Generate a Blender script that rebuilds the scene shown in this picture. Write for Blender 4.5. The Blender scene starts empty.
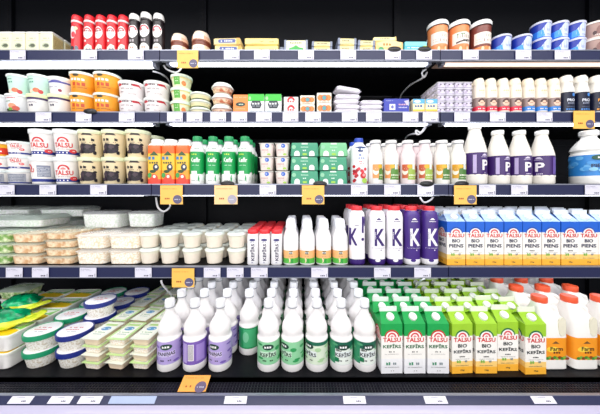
import bpy, bmesh, math, random
from mathutils import Vector, Matrix, noise
random.seed(7)
F = 245.0; CX = 300.0; HY = 190.0; CZ = 1.0      # camera: focal length in pixels, principal point, eye height
S = bpy.context.scene; COL = S.collection
def wx(px, Y): return (px-CX)/F*Y
def wz(py, Y): return CZ-(py-HY)/F*Y

# ------------------------------------------------------------------ materials
MATS = {}
def lin(h):
    o = []
    for i in (0, 2, 4):
        c = int(h[i:i+2], 16)/255
        o.append(c/12.92 if c <= .04045 else ((c+.055)/1.055)**2.4)
    return (*o, 1)
def node_mat(name):
    m = bpy.data.materials.new(name); m.use_nodes = True
    return m, m.node_tree.nodes, m.node_tree.links, m.node_tree.nodes['Principled BSDF']
def mat(key):
    """'rrggbb' printed or moulded plastic / card; other keys are special materials"""
    if key in MATS: return MATS[key]
    if key in SPECIAL: m = SPECIAL[key]()
    else:
        m, N, L, b = node_mat('packaging_'+key)
        b.inputs['Roughness'].default_value = .38
        tc = N.new('ShaderNodeTexCoord'); n = N.new('ShaderNodeTexNoise'); n.inputs['Scale'].default_value = 60
        mx = N.new('ShaderNodeMix'); mx.data_type = 'RGBA'
        c = lin(key); mx.inputs[6].default_value = c; mx.inputs[7].default_value = tuple(v*.9 for v in c[:3])+(1,)
        L.new(tc.outputs['Object'], n.inputs['Vector']); L.new(n.outputs['Fac'], mx.inputs[0]); L.new(mx.outputs[2], b.inputs['Base Color'])
    MATS[key] = m; return m
def solid(hexc, rough=.4, metal=0, bump=0, scale=40, coat=0):
    def f():
        m, N, L, b = node_mat('surface'); b.inputs['Base Color'].default_value = lin(hexc)
        b.inputs['Roughness'].default_value = rough; b.inputs['Metallic'].default_value = metal; b.inputs['Coat Weight'].default_value = coat
        tc = N.new('ShaderNodeTexCoord'); n = N.new('ShaderNodeTexNoise'); n.inputs['Scale'].default_value = scale
        L.new(tc.outputs['Object'], n.inputs['Vector'])
        mr = N.new('ShaderNodeMapRange'); mr.inputs[3].default_value = rough*.85; mr.inputs[4].default_value = min(1, rough*1.15)
        L.new(n.outputs['Fac'], mr.inputs[0]); L.new(mr.outputs[0], b.inputs['Roughness'])
        if bump:
            bp = N.new('ShaderNodeBump'); bp.inputs['Strength'].default_value = bump; bp.inputs['Distance'].default_value = .004
            L.new(n.outputs['Fac'], bp.inputs['Height']); L.new(bp.outputs[0], b.inputs['Normal'])
        return m
    return f
def speckle(c1, c2, scale, lo=.42, hi=.58, vor=False, rough=.5):
    def f():
        m, N, L, b = node_mat('speckled'); b.inputs['Roughness'].default_value = rough
        tc = N.new('ShaderNodeTexCoord'); n = N.new('ShaderNodeTexVoronoi' if vor else 'ShaderNodeTexNoise'); n.inputs['Scale'].default_value = scale
        r = N.new('ShaderNodeValToRGB'); r.color_ramp.elements[0].position = lo; r.color_ramp.elements[1].position = hi
        r.color_ramp.elements[0].color = lin(c1); r.color_ramp.elements[1].color = lin(c2)
        L.new(tc.outputs['Object'], n.inputs['Vector']); L.new(n.outputs[0], r.inputs[0]); L.new(r.outputs[0], b.inputs['Base Color'])
        bp = N.new('ShaderNodeBump'); bp.inputs['Strength'].default_value = .4; bp.inputs['Distance'].default_value = .002
        L.new(n.outputs[0], bp.inputs['Height']); L.new(bp.outputs[0], b.inputs['Normal'])
        return m
    return f
def clear(hexc, alpha):
    def f():
        m, N, L, b = node_mat('clear_plastic'); b.inputs['Base Color'].default_value = lin(hexc)
        b.inputs['Roughness'].default_value = .12; b.inputs['Alpha'].default_value = alpha; b.inputs['Specular IOR Level'].default_value = .8
        return m
    return f
def emis(hexc, s):
    def f():
        m, N, L, b = node_mat('light'); b.inputs['Emission Color'].default_value = lin(hexc); b.inputs['Emission Strength'].default_value = s
        b.inputs['Base Color'].default_value = lin('ffffff'); return m
    return f
SPECIAL = {
 'rail': solid('1a2048', .42, 0, 0, 3, 0), 'alu': solid('9a9eae', .35, .6), 'panel': solid('08080d', .6),
 'back': solid('03050d', .6, 0, .1, 6), 'reflector': solid('a48a7c', .5), 'deck': solid('07070e', .5), 'grille': solid('24242e', .3),
 'bumper': solid('bdb8d2', .35, 0, 0, 5, .3), 'floor': solid('8d8a88', .3, 0, 0, 4), 'ceil': solid('3a3a3e', .8),
 'tube': emis('f4f7ff', 5), 'tubetop': emis('f4f7ff', .8), 'tubewarm': emis('ffd2b4', 1.0), 'lamp': emis('ffffff', 2.0),
 'cable': solid('d8d8dc', .4), 'milk': solid('f7f5f0', .35, 0, 0, 8), 'frost': solid('f2f4f2', .4),
 'grain': speckle('fffdf6', 'dcd0bc', 190, .45, .8, True), 'grain2': speckle('fffaee', 'efd6b4', 150, .35, .85, True),
 'grate': speckle('ffffff', 'e2ece0', 140, .4, .6), 'cookie': speckle('fbe6c4', 'dba878', 70, .4, .65), 'salad': speckle('f3d9b8', 'b8603c', 80, .4, .62),
 'berry': speckle('1b1420', '6a5048', 120, .35, .6), 'greens': speckle('7fae58', 'e8efc8', 60, .4, .6),
 'clear': clear('f2fbf6', .30), 'clearw': clear('ffffff', .35), 'clearg': clear('e6f4e8', .4),
 'bag': speckle('007a4c', '00a868', 22, .45, .55, False, .22), 'baglime': speckle('c9e02a', 'e9ee4c', 30, .45, .6, False, .22),
 'film2': speckle('f6f8ea', 'e2ecd0', 30), 'film': speckle('eef3dc', 'd6e6b8', 30, .4, .6, False, .25),
}

# ------------------------------------------------------------------ text
TXT = {}
def slice2d(vs, fs, cuts):
    bm = bmesh.new(); bv = [bm.verts.new((x, y, 0)) for x, y in vs]
    for f in fs:
        try: bm.faces.new([bv[i] for i in f])
        except ValueError: pass
    for c in cuts:
        g = bm.verts[:]+bm.edges[:]+bm.faces[:]
        bmesh.ops.bisect_plane(bm, geom=g, plane_co=(c, 0, 0), plane_no=(1, 0, 0), dist=1e-6)
    bmesh.ops.triangulate(bm, faces=[f for f in bm.faces if len(f.verts) > 4])
    bm.verts.index_update(); o = [(v.co.x, v.co.y) for v in bm.verts], [tuple(v.index for v in f.verts) for f in bm.faces]
    bm.free(); return o
def text_geo(s):
    if s in TXT: return TXT[s]
    c = bpy.data.curves.new('t', 'FONT'); c.body = s; c.resolution_u = 2; c.offset = .026; c.align_x = 'CENTER'
    o = bpy.data.objects.new('t', c); COL.objects.link(o)
    dg = bpy.context.evaluated_depsgraph_get(); dg.update()
    me = bpy.data.meshes.new_from_object(o.evaluated_get(dg))
    vs = [(v.co.x, v.co.y) for v in me.vertices]; fs = [tuple(p.vertices) for p in me.polygons]
    bpy.data.objects.remove(o); bpy.data.curves.remove(c); bpy.data.meshes.remove(me)
    x0 = min(v[0] for v in vs); x1 = max(v[0] for v in vs); y0 = min(v[1] for v in vs); y1 = max(v[1] for v in vs)
    vs = [((x-x0)/(x1-x0)-.5, (y-y0)/(y1-y0)-.5) for x, y in vs]
    n = max(6, 3*len(s)); TXT[s] = slice2d(vs, fs, [-.5+(i+1)/n for i in range(n-1)]); return TXT[s]

# ------------------------------------------------------------------ mesh builder
class MB:
    def __init__(s): s.v = []; s.f = []; s.m = []; s.keys = []
    def k(s, key):
        if key not in s.keys: s.keys.append(key)
        return s.keys.index(key)
    def add(s, vs, fs, key):
        b = len(s.v); s.v += [tuple(v) for v in vs]; i = s.k(key)
        for f in fs: s.f.append(tuple(b+a for a in f)); s.m.append(i)
    def box(s, x0, x1, y0, y1, z0, z1, key, c=0):
        if c <= 0:
            s.add([(x0,y0,z0),(x1,y0,z0),(x1,y1,z0),(x0,y1,z0),(x0,y0,z1),(x1,y0,z1),(x1,y1,z1),(x0,y1,z1)],
                  [(0,3,2,1),(4,5,6,7),(0,1,5,4),(1,2,6,5),(2,3,7,6),(3,0,4,7)], key)
        else:
            hx, hy = (x1-x0)/2, (y1-y0)/2
            s.loft([(z0, hx-c, hy-c), (z0+c, hx, hy), (z1-c, hx, hy), (z1, hx-c, hy-c)], key, shape=('rr', c), cx=(x0+x1)/2, cy=(y0+y1)/2)
    def ring(s, hx, hy, shape, seg):
        if shape[0] == 'rr':
            c = min(shape[1], hx*.99, hy*.99); o = []
            for qx, qy, a0 in ((1,1,0), (-1,1,90), (-1,-1,180), (1,-1,270)):
                for j in range(4):
                    a = math.radians(a0+j*30); o.append((qx*(hx-c)+c*math.cos(a), qy*(hy-c)+c*math.sin(a)))
            return o
        n = shape[1]; o = []
        for i in range(seg):
            a = 2*math.pi*i/seg; ca, sa = math.cos(a), math.sin(a)
            o.append((hx*math.copysign(abs(ca)**(2/n), ca), hy*math.copysign(abs(sa)**(2/n), sa)))
        return o
    def loft(s, secs, keys, shape=('se', 2), seg=20, cx=0, cy=0, capb=True, capt=True):
        """secs: (z, hx, hy[, dx, dy]); keys: one key, or one per band"""
        if isinstance(keys, str): keys = [keys]*(len(secs)-1)
        b = len(s.v); n = None
        for q in secs:
            r = s.ring(max(q[1], 1e-4), max(q[2], 1e-4), shape, seg); n = len(r)
            dx, dy = (q[3], q[4]) if len(q) > 3 else (0, 0)
            s.v += [(x+cx+dx, y+cy+dy, q[0]) for x, y in r]
        for k in range(len(secs)-1):
            i = s.k(keys[k])
            for j in range(n):
                s.f.append((b+k*n+j, b+k*n+(j+1) % n, b+(k+1)*n+(j+1) % n, b+(k+1)*n+j)); s.m.append(i)
        if capb: s.f.append(tuple(b+j for j in reversed(range(n)))); s.m.append(s.k(keys[0]))
        if capt: s.f.append(tuple(b+(len(secs)-1)*n+j for j in range(n))); s.m.append(s.k(keys[-1]))
    def rnd(s, prof, keys, seg=20, cx=0, cy=0): s.loft([(z, r, r) for r, z in prof], keys, ('se', 2), seg, cx, cy)
    def tube(s, pts, r, key, seg=8):
        b = len(s.v); n = len(pts)
        for i, p in enumerate(pts):
            p = Vector(p); t = (Vector(pts[min(i+1, n-1)])-Vector(pts[max(i-1, 0)])).normalized()
            a = t.cross(Vector((0,0,1)) if abs(t.z) < .9 else Vector((1,0,0))).normalized(); c = t.cross(a)
            for j in range(seg):
                w = 2*math.pi*j/seg; s.v.append(tuple(p+a*math.cos(w)*r+c*math.sin(w)*r))
        k = s.k(key)
        for i in range(n-1):
            for j in range(seg): s.f.append((b+i*seg+j, b+i*seg+(j+1) % seg, b+(i+1)*seg+(j+1) % seg, b+(i+1)*seg+j)); s.m.append(k)
        s.f.append(tuple(b+j for j in reversed(range(seg)))); s.m.append(k); s.f.append(tuple(b+(n-1)*seg+j for j in range(seg))); s.m.append(k)
    def decal(s, ops, mp):
        lay = 0; last = None
        for o in ops:
            t = o[0]; key = o[-1]; lay += key != last; last = key
            e = .0003+.00010*lay
            def P(pts, fs): s.add([mp(u, v, e) for u, v in pts], fs, key)
            if t == 'r':
                _, u0, v0, u1, v1, _ = o; n = max(1, int((u1-u0)/.006)); m = max(1, int((v1-v0)/.02))
                P([(u0+(u1-u0)*a/n, v0+(v1-v0)*c/m) for c in range(m+1) for a in range(n+1)],
                  [(c*(n+1)+a, c*(n+1)+a+1, (c+1)*(n+1)+a+1, (c+1)*(n+1)+a) for c in range(m) for a in range(n)])
            elif t == 'd':
                _, cu, cv, ru, rv, _ = o; n = 18
                pts = [(cu, cv)]+[(cu+ru*q*math.cos(2*math.pi*a/n), cv+rv*q*math.sin(2*math.pi*a/n)) for q in (.5, 1) for a in range(n)]
                P(pts, [(0, 1+a, 1+(a+1) % n) for a in range(n)]+[(1+a, 1+n+a, 1+n+(a+1) % n, 1+(a+1) % n) for a in range(n)])
            elif t == 'a':
                _, cu, cv, ri, ro, _ = o; n = 12
                P([(cu+q*math.cos(math.pi*a/n), cv+q*math.sin(math.pi*a/n)) for q in (ri, ro) for a in range(n+1)],
                  [(a+1, a, n+1+a, n+2+a) for a in range(n)])
            elif t == 'p':
                us = [q[0] for q in o[1]]; n = int((max(us)-min(us))/.006)+1
                P(*slice2d(o[1], [tuple(range(len(o[1])))], [min(us)+(max(us)-min(us))*(i+1)/n for i in range(n-1)]))
            elif t == 't':
                _, tx, cu, cv, w, h, _ = o; vs, fs = text_geo(tx); P([(cu+x*w, cv+y*h) for x, y in vs], fs)
            elif t == 'tv':                       # vertical lettering, read upwards
                _, tx, cu, cv, w, h, _ = o; vs, fs = text_geo(tx); P([(cu-y*h, cv+x*w) for x, y in vs], fs)
            elif t == 'w':                        # a line of small print
                _, cu, cv, w, h, _ = o; n = max(2, int(w/(h*1.1))); rr = random.Random(int(cu*9e4+cv*7e4+w*5e5))
                for a in range(n):
                    if rr.random() < .15: continue
                    u = cu-w/2+w*a/n; P([(u, cv-h/2), (u+w/n*.7, cv-h/2), (u+w/n*.7, cv+h/2*rr.choice((.5, 1))), (u, cv+h/2)], [(0, 1, 2, 3)])
    def mesh(s, name):
        me = bpy.data.meshes.new(name); me.from_pydata(s.v, [], s.f)
        for k in s.keys: me.materials.append(mat(k))
        me.polygons.foreach_set('material_index', s.m); me.polygons.foreach_set('use_smooth', [True]*len(s.f))
        me.update(); me.set_sharp_from_angle(angle=.62); return me
def flat(d, face='f', hw=0):
    if face == 'f': return lambda u, v, e: (u, -d-e, v)
    if face == 'l': return lambda u, v, e: (-hw-e, -u, v)
    if face == 'r': return lambda u, v, e: (hw+e, u, v)
    if face == 't': return lambda u, v, e: (u, v, d+e)
def cyl(R, a0=0):
    R = R if callable(R) else (lambda v, R=R: R)
    def f(u, v, e):
        r = R(v)+e; a = u/R(v)+a0; return (r*math.sin(a), -r*math.cos(a), v)
    return f
def taper(z0, r0, z1, r1): return lambda v: r0+(r1-r0)*(v-z0)/(z1-z0)
def slab(hx, hy, n):
    """front of a superellipse body"""
    def f(u, v, e):
        t = min(abs(u/hx), .97); return (u, -(hy*(1-t**n)**(1/n))-e, v)
    return f
def build(*fs):
    m = MB()
    for f in fs: f(m)
    return m

# ------------------------------------------------------------------ things
USED = {}
def setp(o, label, cat, group=None, kind=None):
    if label:
        n = len(label.split())
        if n > 16 or n < 4: print('LABELLEN', n, label)
        if label in USED and not kind: print('DUPLABEL', label)
        USED[label] = 1; o['label'] = label
    if cat: o['category'] = cat
    if group: o['group'] = group
    if kind: o['kind'] = kind
class Proto:
    """a kind of thing: parts = [(name, MB, [subparts], label)] ; a single unnamed part makes it one mesh"""
    def __init__(s, kind, parts):
        s.kind = kind; s.parts = []
        for p in parts:
            name, mb = p[0], p[1]; subs = p[2] if len(p) > 2 else []; lab = p[3] if len(p) > 3 else None
            s.parts.append((name, mb.mesh(name or kind), [(a, b.mesh(a)) for a, b in subs], lab))
    def put(s, x, y, z, label, cat, group=None, rot=0, tilt=(0, 0), sc=1):
        if len(s.parts) == 1 and s.parts[0][0] is None: r = bpy.data.objects.new(s.kind, s.parts[0][1]); COL.objects.link(r)
        else:
            r = bpy.data.objects.new(s.kind, None); COL.objects.link(r); r.empty_display_size = .02
            for name, me, subs, lab in s.parts:
                c = bpy.data.objects.new(name, me); COL.objects.link(c); c.parent = r
                if lab: c['label'] = lab
                for a, b in subs:
                    d = bpy.data.objects.new(a, b); COL.objects.link(d); d.parent = c
        r.location = (x, y, z+.001); r.rotation_euler = (tilt[0], tilt[1], rot); r.scale = (sc,)*3
        setp(r, label, cat, group); return r
def struct(name, mb, label=None):
    o = bpy.data.objects.new(name, mb.mesh(name)); COL.objects.link(o); o['kind'] = 'structure'
    if label: o['label'] = label
    return o
ORD = ['first', 'second', 'third', 'fourth', 'fifth', 'sixth', 'seventh', 'eighth', 'ninth', 'tenth']
def colname(i, n):
    if n == 1: return ''
    if n == 2: return ('left', 'right')[i]+' column'
    if n == 3: return ('left', 'middle', 'right')[i]+' column'
    return 'leftmost column' if i == 0 else 'rightmost column' if i == n-1 else ORD[i]+' column from left'
def rowname(j, n): return '' if n == 1 else 'in front' if j == 0 else ['', 'second', 'third', 'fourth', 'fifth', 'sixth', 'seventh'][j]+' row back'
def stkname(k, n):
    if n == 1: return ''
    if n == 2: return ('bottom', 'top')[k]+' one'
    return 'bottom one' if k == 0 else 'top one' if k == n-1 else ('middle one' if n == 3 else ORD[k]+' from bottom')
def grid(P, desc, cat, group, xs, yf, zb, rows=1, dy=.08, stack=1, dz=0, r=0, rot=0, jit=.03, variants=None):
    """xs: column centres (m). yf: front face depth; r: half depth. rows/stack: int or per-column list"""
    n = len(xs); nr = rows if isinstance(rows, (list, tuple)) else [rows]*n
    for i, x in enumerate(xs):
        for j in range(nr[i]):
            st = stack(i, j) if callable(stack) else stack
            for k in range(st):
                bits = [b for b in (colname(i, n), rowname(j, max(nr)), stkname(k, st)) if b]
                p, d = (P, desc) if not variants else variants(i, j, k)
                p.put(x+random.uniform(-.001, .001), yf+r+j*dy, zb+k*dz, ', '.join([d]+bits), cat, group, rot=rot+random.uniform(-jit, jit))
def pxs(l, Y): return [wx(p, Y) for p in l]

# shelf data: height of shelf top, depth of rail face
Z1, Z2, Z3, Z4, Z5 = 1.573, 1.322, 1.027, .711, .375
Y1, Y2, Y3, Y4, Y5 = 1.012, 1.012, .955, .957, .84
R1, R2, R3, R4 = .995, .995, .94, .94
BACK = 1.45

# ------------------------------------------------------------------ the display case
def bx(*a): return build(lambda m: m.box(*a))
sh_back = MB(); sh_back.box(-2.5, 2.5, BACK, BACK+.05, .3, 2.35, 'back')
for z in (.62, .95, 1.1, 1.27, 1.42, 1.75):                                    # pressed seams of the back panel
    sh_back.box(-2.5, 2.5, BACK-.006, BACK, z, z+.008, 'back')
for sx in (-1.705, -.568, .57, 1.708):
    for i in range(60): sh_back.box(sx-.006, sx+.006, BACK-.021, BACK-.02, .7+i*.025, .714+i*.025, 'panel')
deck = MB()
for i in range(25): deck.box(-2.5+.2*i, -2.3+.2*i, .825, BACK-.001, Z5-.03, Z5-.001, 'deck'); deck.box(-2.5, 2.5, .821, .825, Z5-.045, Z5-.002, 'deck')
gr = MB()
gr.box(-2.5, 2.5, .762, .820, Z5-.036, Z5-.030, 'panel')
for i in range(6): gr.box(-2.5, 2.5, .764+i*.010, .7658+i*.010, Z5-.024, Z5-.012, 'grille')
for i in range(330): x = -1.65+i*.01; gr.box(x, x+.0018, .762, .819, Z5-.0155, Z5-.0125, 'grille')
bump = MB()
pr = [(.757, Z5-.008), (.741, Z5-.0185), (.7385, Z5-.021), (.728, Z5-.0245), (.718, Z5-.034), (.708, Z5-.055), (.706, Z5-.1), (.712, Z5-.16), (.73, Z5-.2), (.78, Z5-.21)]
def extr(m, pr, x0, x1, key):
    n = len(pr); m.add([(x, y, z) for x in (x0, x1) for y, z in pr], [(i, i+1, n+i+1, n+i) for i in range(n-1)], key)
extr(bump, pr[2:], -2.5, 2.5, 'bumper')
drail = MB(); extr(drail, pr[:3], -2.5, 2.5, 'rail'); extr(drail, [(.766, Z5-.03), (.766, Z5-.006), (.757, Z5-.006), (.757, Z5-.008)], -2.5, 2.5, 'alu')
post = MB()
for sx in (0,): post.box(-.02, .02, BACK-.02, BACK, .36, 2.3, 'back')
kick = MB(); kick.box(-2.5, 2.5, .74, 1.4, .0, Z5-.19, 'panel')
canopy = MB(); canopy.box(-2.5, 2.5, .78, BACK+.05, 2.24, 2.34, 'panel')
ctube = MB(); ctube.box(-2.4, 2.4, .82, .9, 2.225, 2.239, 'tubetop')
P = Proto('refrigerated_display_case', [('back_panel', sh_back), ('deck', deck), ('air_grille', gr), ('price_rail', drail), ('bumper', bump), ('kickplate', kick), ('canopy', canopy, [('light_tube', ctube)])])
case = P.put(0, 0, 0, 'long open black refrigerated dairy case with white bumper along its bottom', 'fridge')
for sx in (-1.705, -.568, .57, 1.708):
    o = bpy.data.objects.new('upright_post', post.mesh('upright_post') if sx < -1.7 else bpy.data.meshes['upright_post']); COL.objects.link(o); o.parent = case; o.location.x = sx
case['group'] = 'display case'
def shelf(x0, x1, z, yr, warm, label):
    low = .058 if (z == Z1 and x0 < -1) else .050 if z == Z1 else .049 if z == Z2 else .046
    pan = MB(); ns = int((x1-x0)/.19); dx = (x1-x0)/ns
    for i in range(ns): pan.box(x0+i*dx, x0+(i+1)*dx, yr+.012, BACK-.022, z-.018, z, 'panel')
    for i in range(int((x1-x0)/.085)): pan.box(x0+.03+i*.085, x0+.055+i*.085, yr+.065, yr+.075, z-.024, z-.018, 'alu')
    rail = MB(); rail.box(x0+.001, x1-.001, yr, yr+.011, z-.041, z-.003, 'rail')
    tr = MB(); tr.box(x0+.001, x1-.001, yr-.002, yr+.011, z-.003, z+.001, 'alu'); tr.box(x0+.001, x1-.001, yr-.003, yr+.013, z-.0435, z-.041, 'alu')
    tb = MB(); tb.box(x0+.03, x1-.04, yr+.020, yr+.042, z-low, z-.030, 'tubewarm' if warm else 'tube', .006)
    if warm: pan.box(x0+.02, x1, yr+.05, yr+.105, z-.023, z-.0185, 'reflector')
    hs = MB(); hs.box(x0+.015, x1-.025, yr+.016, yr+.06, z-.03, z-.019, 'alu'); hs.box(x0+.015, x0+.03, yr+.018, yr+.045, z-low, z-.03, 'alu'); hs.box(x1-.04, x1-.025, yr+.018, yr+.045, z-low, z-.03, 'alu')
    Proto('shelf', [('shelf_panel', pan), ('price_rail', rail), ('edge_trim', tr), ('light_housing', hs, [('light_tube', tb)])]).put(0, 0, 0, label, 'shelf', 'fridge shelves')
for z, yr, nm in ((Z1, R1, 'top shelf'), (Z2, R2, 'second shelf from top'), (Z3, R3, 'third shelf from top'), (Z4, R4, 'lowest hanging shelf above the deck')):
    shelf(-2.3, -.5705, z, yr, 0, f'dark {nm}, left section, with price rail')
    shelf(-.5695, .5695, z, yr, 0, f'dark {nm}, middle section, with price rail')
    shelf(.5705, 2.3, z, yr, z == Z1, f'dark {nm}, right section, with price rail')
# light cables at the shelf seams
def cable(pts, label):
    m = MB(); out = []; n = len(pts)
    for i in range(n-1):
        p0, p1, p2, p3 = (Vector(pts[max(i-1, 0)]), Vector(pts[i]), Vector(pts[i+1]), Vector(pts[min(i+2, n-1)]))
        for t in range(6):
            t /= 6; out.append(.5*((2*p1)+(p2-p0)*t+(2*p0-5*p1+4*p2-p3)*t*t+(3*p1-p0-3*p2+p3)*t**3))
    out.append(Vector(pts[-1])); m.tube(out, .0035, 'cable')
    o = bpy.data.objects.new('light_cable', m.mesh('light_cable')); COL.objects.link(o); setp(o, label, 'cable', 'shelf light cables')
def pt(px, py, Y): return (wx(px, Y), Y, wz(py, Y))
cable([pt(164, 64, 1.03), pt(167, 68, 1.03), pt(176, 71, 1.03), pt(181, 67, 1.04), pt(178, 64, 1.05), pt(170, 66, 1.06)], 'white looped cable under the top shelf beside the orange price card')
cable([pt(153, 70, 1.09), pt(160, 72, 1.10), pt(168, 78, 1.15), pt(172, 90, 1.3), pt(174, 108, 1.42)], 'white cable hanging down behind the red and white tubs')
cable([pt(426, 68, 1.07), pt(422, 71, 1.07), pt(424, 76, 1.08), pt(427, 71, 1.09), pt(422, 77, 1.11), pt(410, 84, 1.2), pt(401, 94, 1.3), pt(398, 108, 1.42)], 'grey cable curving down from top shelf above yellow and blue packs')
cable([pt(426, 124, 1.02), pt(421, 131, 1.02), pt(416, 129, 1.02), pt(417, 133, 1.02), pt(422, 131, 1.03), pt(427, 124, 1.05)], 'white looped cable above the pink fruit bottles')
cable([pt(417, 132, 1.04), pt(408, 134, 1.15), pt(404, 141, 1.3), pt(403, 152, 1.42)], 'grey cable end curving behind the pink fruit bottles')
cable([pt(156, 196, .98), pt(158, 206, .98), pt(164, 210, .99), pt(170, 205, 1.0), pt(168, 198, 1.0)], 'white looped cable under the third shelf by the juice cartons')
cable([pt(420, 196, .98), pt(424, 201, .98), pt(430, 199, .99), pt(433, 196, 1.0)], 'white looped cable under third shelf above purple bottles')
cable([pt(161, 279, .98), pt(163, 284, .99), pt(170, 292, 1.05), pt(176, 300, 1.15)], 'grey cable hanging under the lowest shelf behind the lilac label bottles')
cable([pt(425, 277.5, .985), pt(421, 279, 1.0), pt(416, 286, 1.1)], 'white cable under the lowest shelf above green cartons')

# ------------------------------------------------------------------ price tags
tag = MB(); tag.box(-.0315, .0315, -.0008, .0008, 0, .037, 'dfdded')
tag.decal([('w', -.010, .031, .034, .0022, '9a9ab0'), ('w', -.006, .026, .042, .0016, 'b0b0c0'), ('w', .012, .007, .018, .005, '3c3c58'), ('r', .026, .003, .0275, .014, '3c3c58')], flat(.0008))
TAG = Proto('price_tag', [(None, tag)])
def oranget(w, h, c, badge):
    m = MB(); m.box(-w/2, w/2, -.0008, .0008, 0, h, c)
    m.decal([('w', -.005, h*.82, w*.7, .002, 'c76a20'), ('w', -.015, h*.30, .02, .006, 'a8481c'), ('d', w*.27, h*.26, w*.2, w*.2, badge), ('w', w*.27, h*.26, w*.26, .003, 'd8d8e8')], flat(.0008)); return m
OT = Proto('promotion_card', [(None, oranget(.085, .072, 'f8c05c', '5c5878'))])
OTP = Proto('promotion_card', [(None, oranget(.088, .072, 'f8cf94', 'a8a4b4'))])
rails = [
 ('top shelf', R1, Z1, [19, 90, 136.5, 232, 262, 306, 348, 392.5, 423.5, 470, 522.5, 561.5]),
 ('second shelf', R2, Z2, [44.5, 84.5, 127.5, 175.5, 195, 218.5, 239.5, 264, 290.5, 313, 349.5, 373.5, 410, 430, 461.5, 497, 543.5]),
 ('third shelf', R3, Z3, [7.5, 49, 99.5, 268, 359, 392, 425, 486.5, 518.5, 592]),
 ('fourth shelf', R4, Z4, [15.5, 41.5, 89, 144, 212.5, 235.5, 259.5, 319.5, 382, 422])]
for nm, yr, z, xs in rails:
    for i, px in enumerate(xs):
        w = ORD[i] if i < 10 else ['eleventh', 'twelfth', 'thirteenth', 'fourteenth', 'fifteenth', 'sixteenth', 'seventeenth'][i-10]
        TAG.put(wx(px, yr), yr-.004, z-.0405, f'small white price tag on the {nm} rail, {w} white tag from left', 'price tag', 'white price tags')
for px, yr, z, P, lab in ((188.5, R1, Z1, OT, 'orange promotion card with round badge on the top shelf rail'), (582, R2, Z2, OT, 'orange promotion card above the blue label milk jug'),
    (172.5, R3, Z3, OT, 'orange promotion card below the orange and yellow juice cartons'), (226.5, R3, Z3, OTP, 'pale orange promotion card below the green kefir bottles'),
    (313, R3, Z3, OT, 'orange promotion card below the green twin packs'), (464, R3, Z3, OT, 'orange promotion card below the largest purple label milk bottle'),
    (184, R4, Z4, OT, 'orange promotion card on fourth shelf rail below the clear dessert cups')):
    P.put(wx(px, yr), yr-.007, z-.077 if z != Z2 else z-.07, lab, 'promotion card', 'orange promotion cards')
clip = MB(); clip.rnd([(.026, 0), (.027, .002), (.02, .004), (.001, .0045)], '0c0c10'); clip.rnd([(.012, .004), (.008, .006), (.001, .0065)], '2a2a30')
clip2 = MB()
for v in clip.v: clip2.v.append((v[0], -v[2], v[1]*.42))
clip2.f = clip.f; clip2.m = clip.m; clip2.keys = clip.keys
CL = Proto('sign_clip', [(None, clip2)])
for px, yr, z, lab in ((424, R1, Z1, 'black oval clip above the white tag below the teal packs'), (91, R2, Z2, 'black oval clip in front of the orange yogurt tub'), (228, R3, Z3, 'black oval clip above the pale orange promotion card'),
    (320, R3, Z3, 'black oval clip below the green twin packs'), (426, R3, Z3, 'black oval clip in front of the pink fruit yogurt bottles'), (461, R3, Z3, 'black oval clip above orange card by the purple label milk bottle'),
    (394, R1, Z1, 'black oval clip in front of the orange arched cheese pack')):
    CL.put(wx(px, yr), yr-.003, z+.001, lab, 'clip', 'oval sign clips')
# tags lying on the sloping rail of the deck
sl = math.atan2(.0105, .016)
def sloped(P, px, lab, cat, g, w=0):
    Y = .7405; o = P.put(wx(px, Y), Y, Z5-.0178, lab, cat, g); o.rotation_euler = (-(math.pi/2-sl), 0, 0); return o
dt = MB(); dt.box(-.034, .034, -.0006, .0006, 0, .0185, 'e6e4f0'); dt.decal([('w', .01, .006, .02, .004, '555568'), ('w', -.005, .0145, .03, .0018, '9a9ab0')], flat(.0006))
DT = Proto('price_tag', [(None, dt)])
for px, lab in ((18, 'white tag on the bottom rail, leftmost'), (58, 'white tag on bottom rail below green rim tub'), (88, 'white tag on bottom rail below blue rim tubs'), (235, 'white tag on bottom rail below gap beside lilac label bottle'),
                (355, 'white tag on bottom rail below the rightmost kefir bottle'), (437, 'white tag on bottom rail below the green cartons'), (546, 'white tag on bottom rail below the lime cartons')):
    sloped(DT, px, lab, 'price tag', 'bottom rail price tags')
ct = MB(); ct.box(-.070, .070, -.0006, .0006, 0, .0185, 'a9b8da'); CT = Proto('plastic_strip', [(None, ct)])
sloped(CT, 131, 'pale blue plastic strip on the bottom rail below cheese packs', 'plastic strip', None)
oc = oranget(.088, .05, 'f4ac50', '6a5c78'); OC = Proto('promotion_card', [(None, oc)])
o = OC.put(wx(191, .765), .768, Z5-.004, 'orange promotion card lying on black grille below lilac label bottles', 'promotion card', 'orange promotion cards'); o.rotation_euler = (-1.25, 0, 0)
st = MB(); st.box(-.012, .012, -.001, .001, 0, .02, 'd8c8c0'); st.decal([('r', -.006, .006, .004, .014, 'a08878')], flat(.001))
Proto('torn_sticker', [(None, st)]).put(wx(290, .707), .7055, Z5-.068, 'torn beige paper sticker on the white bumper', 'sticker')

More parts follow.
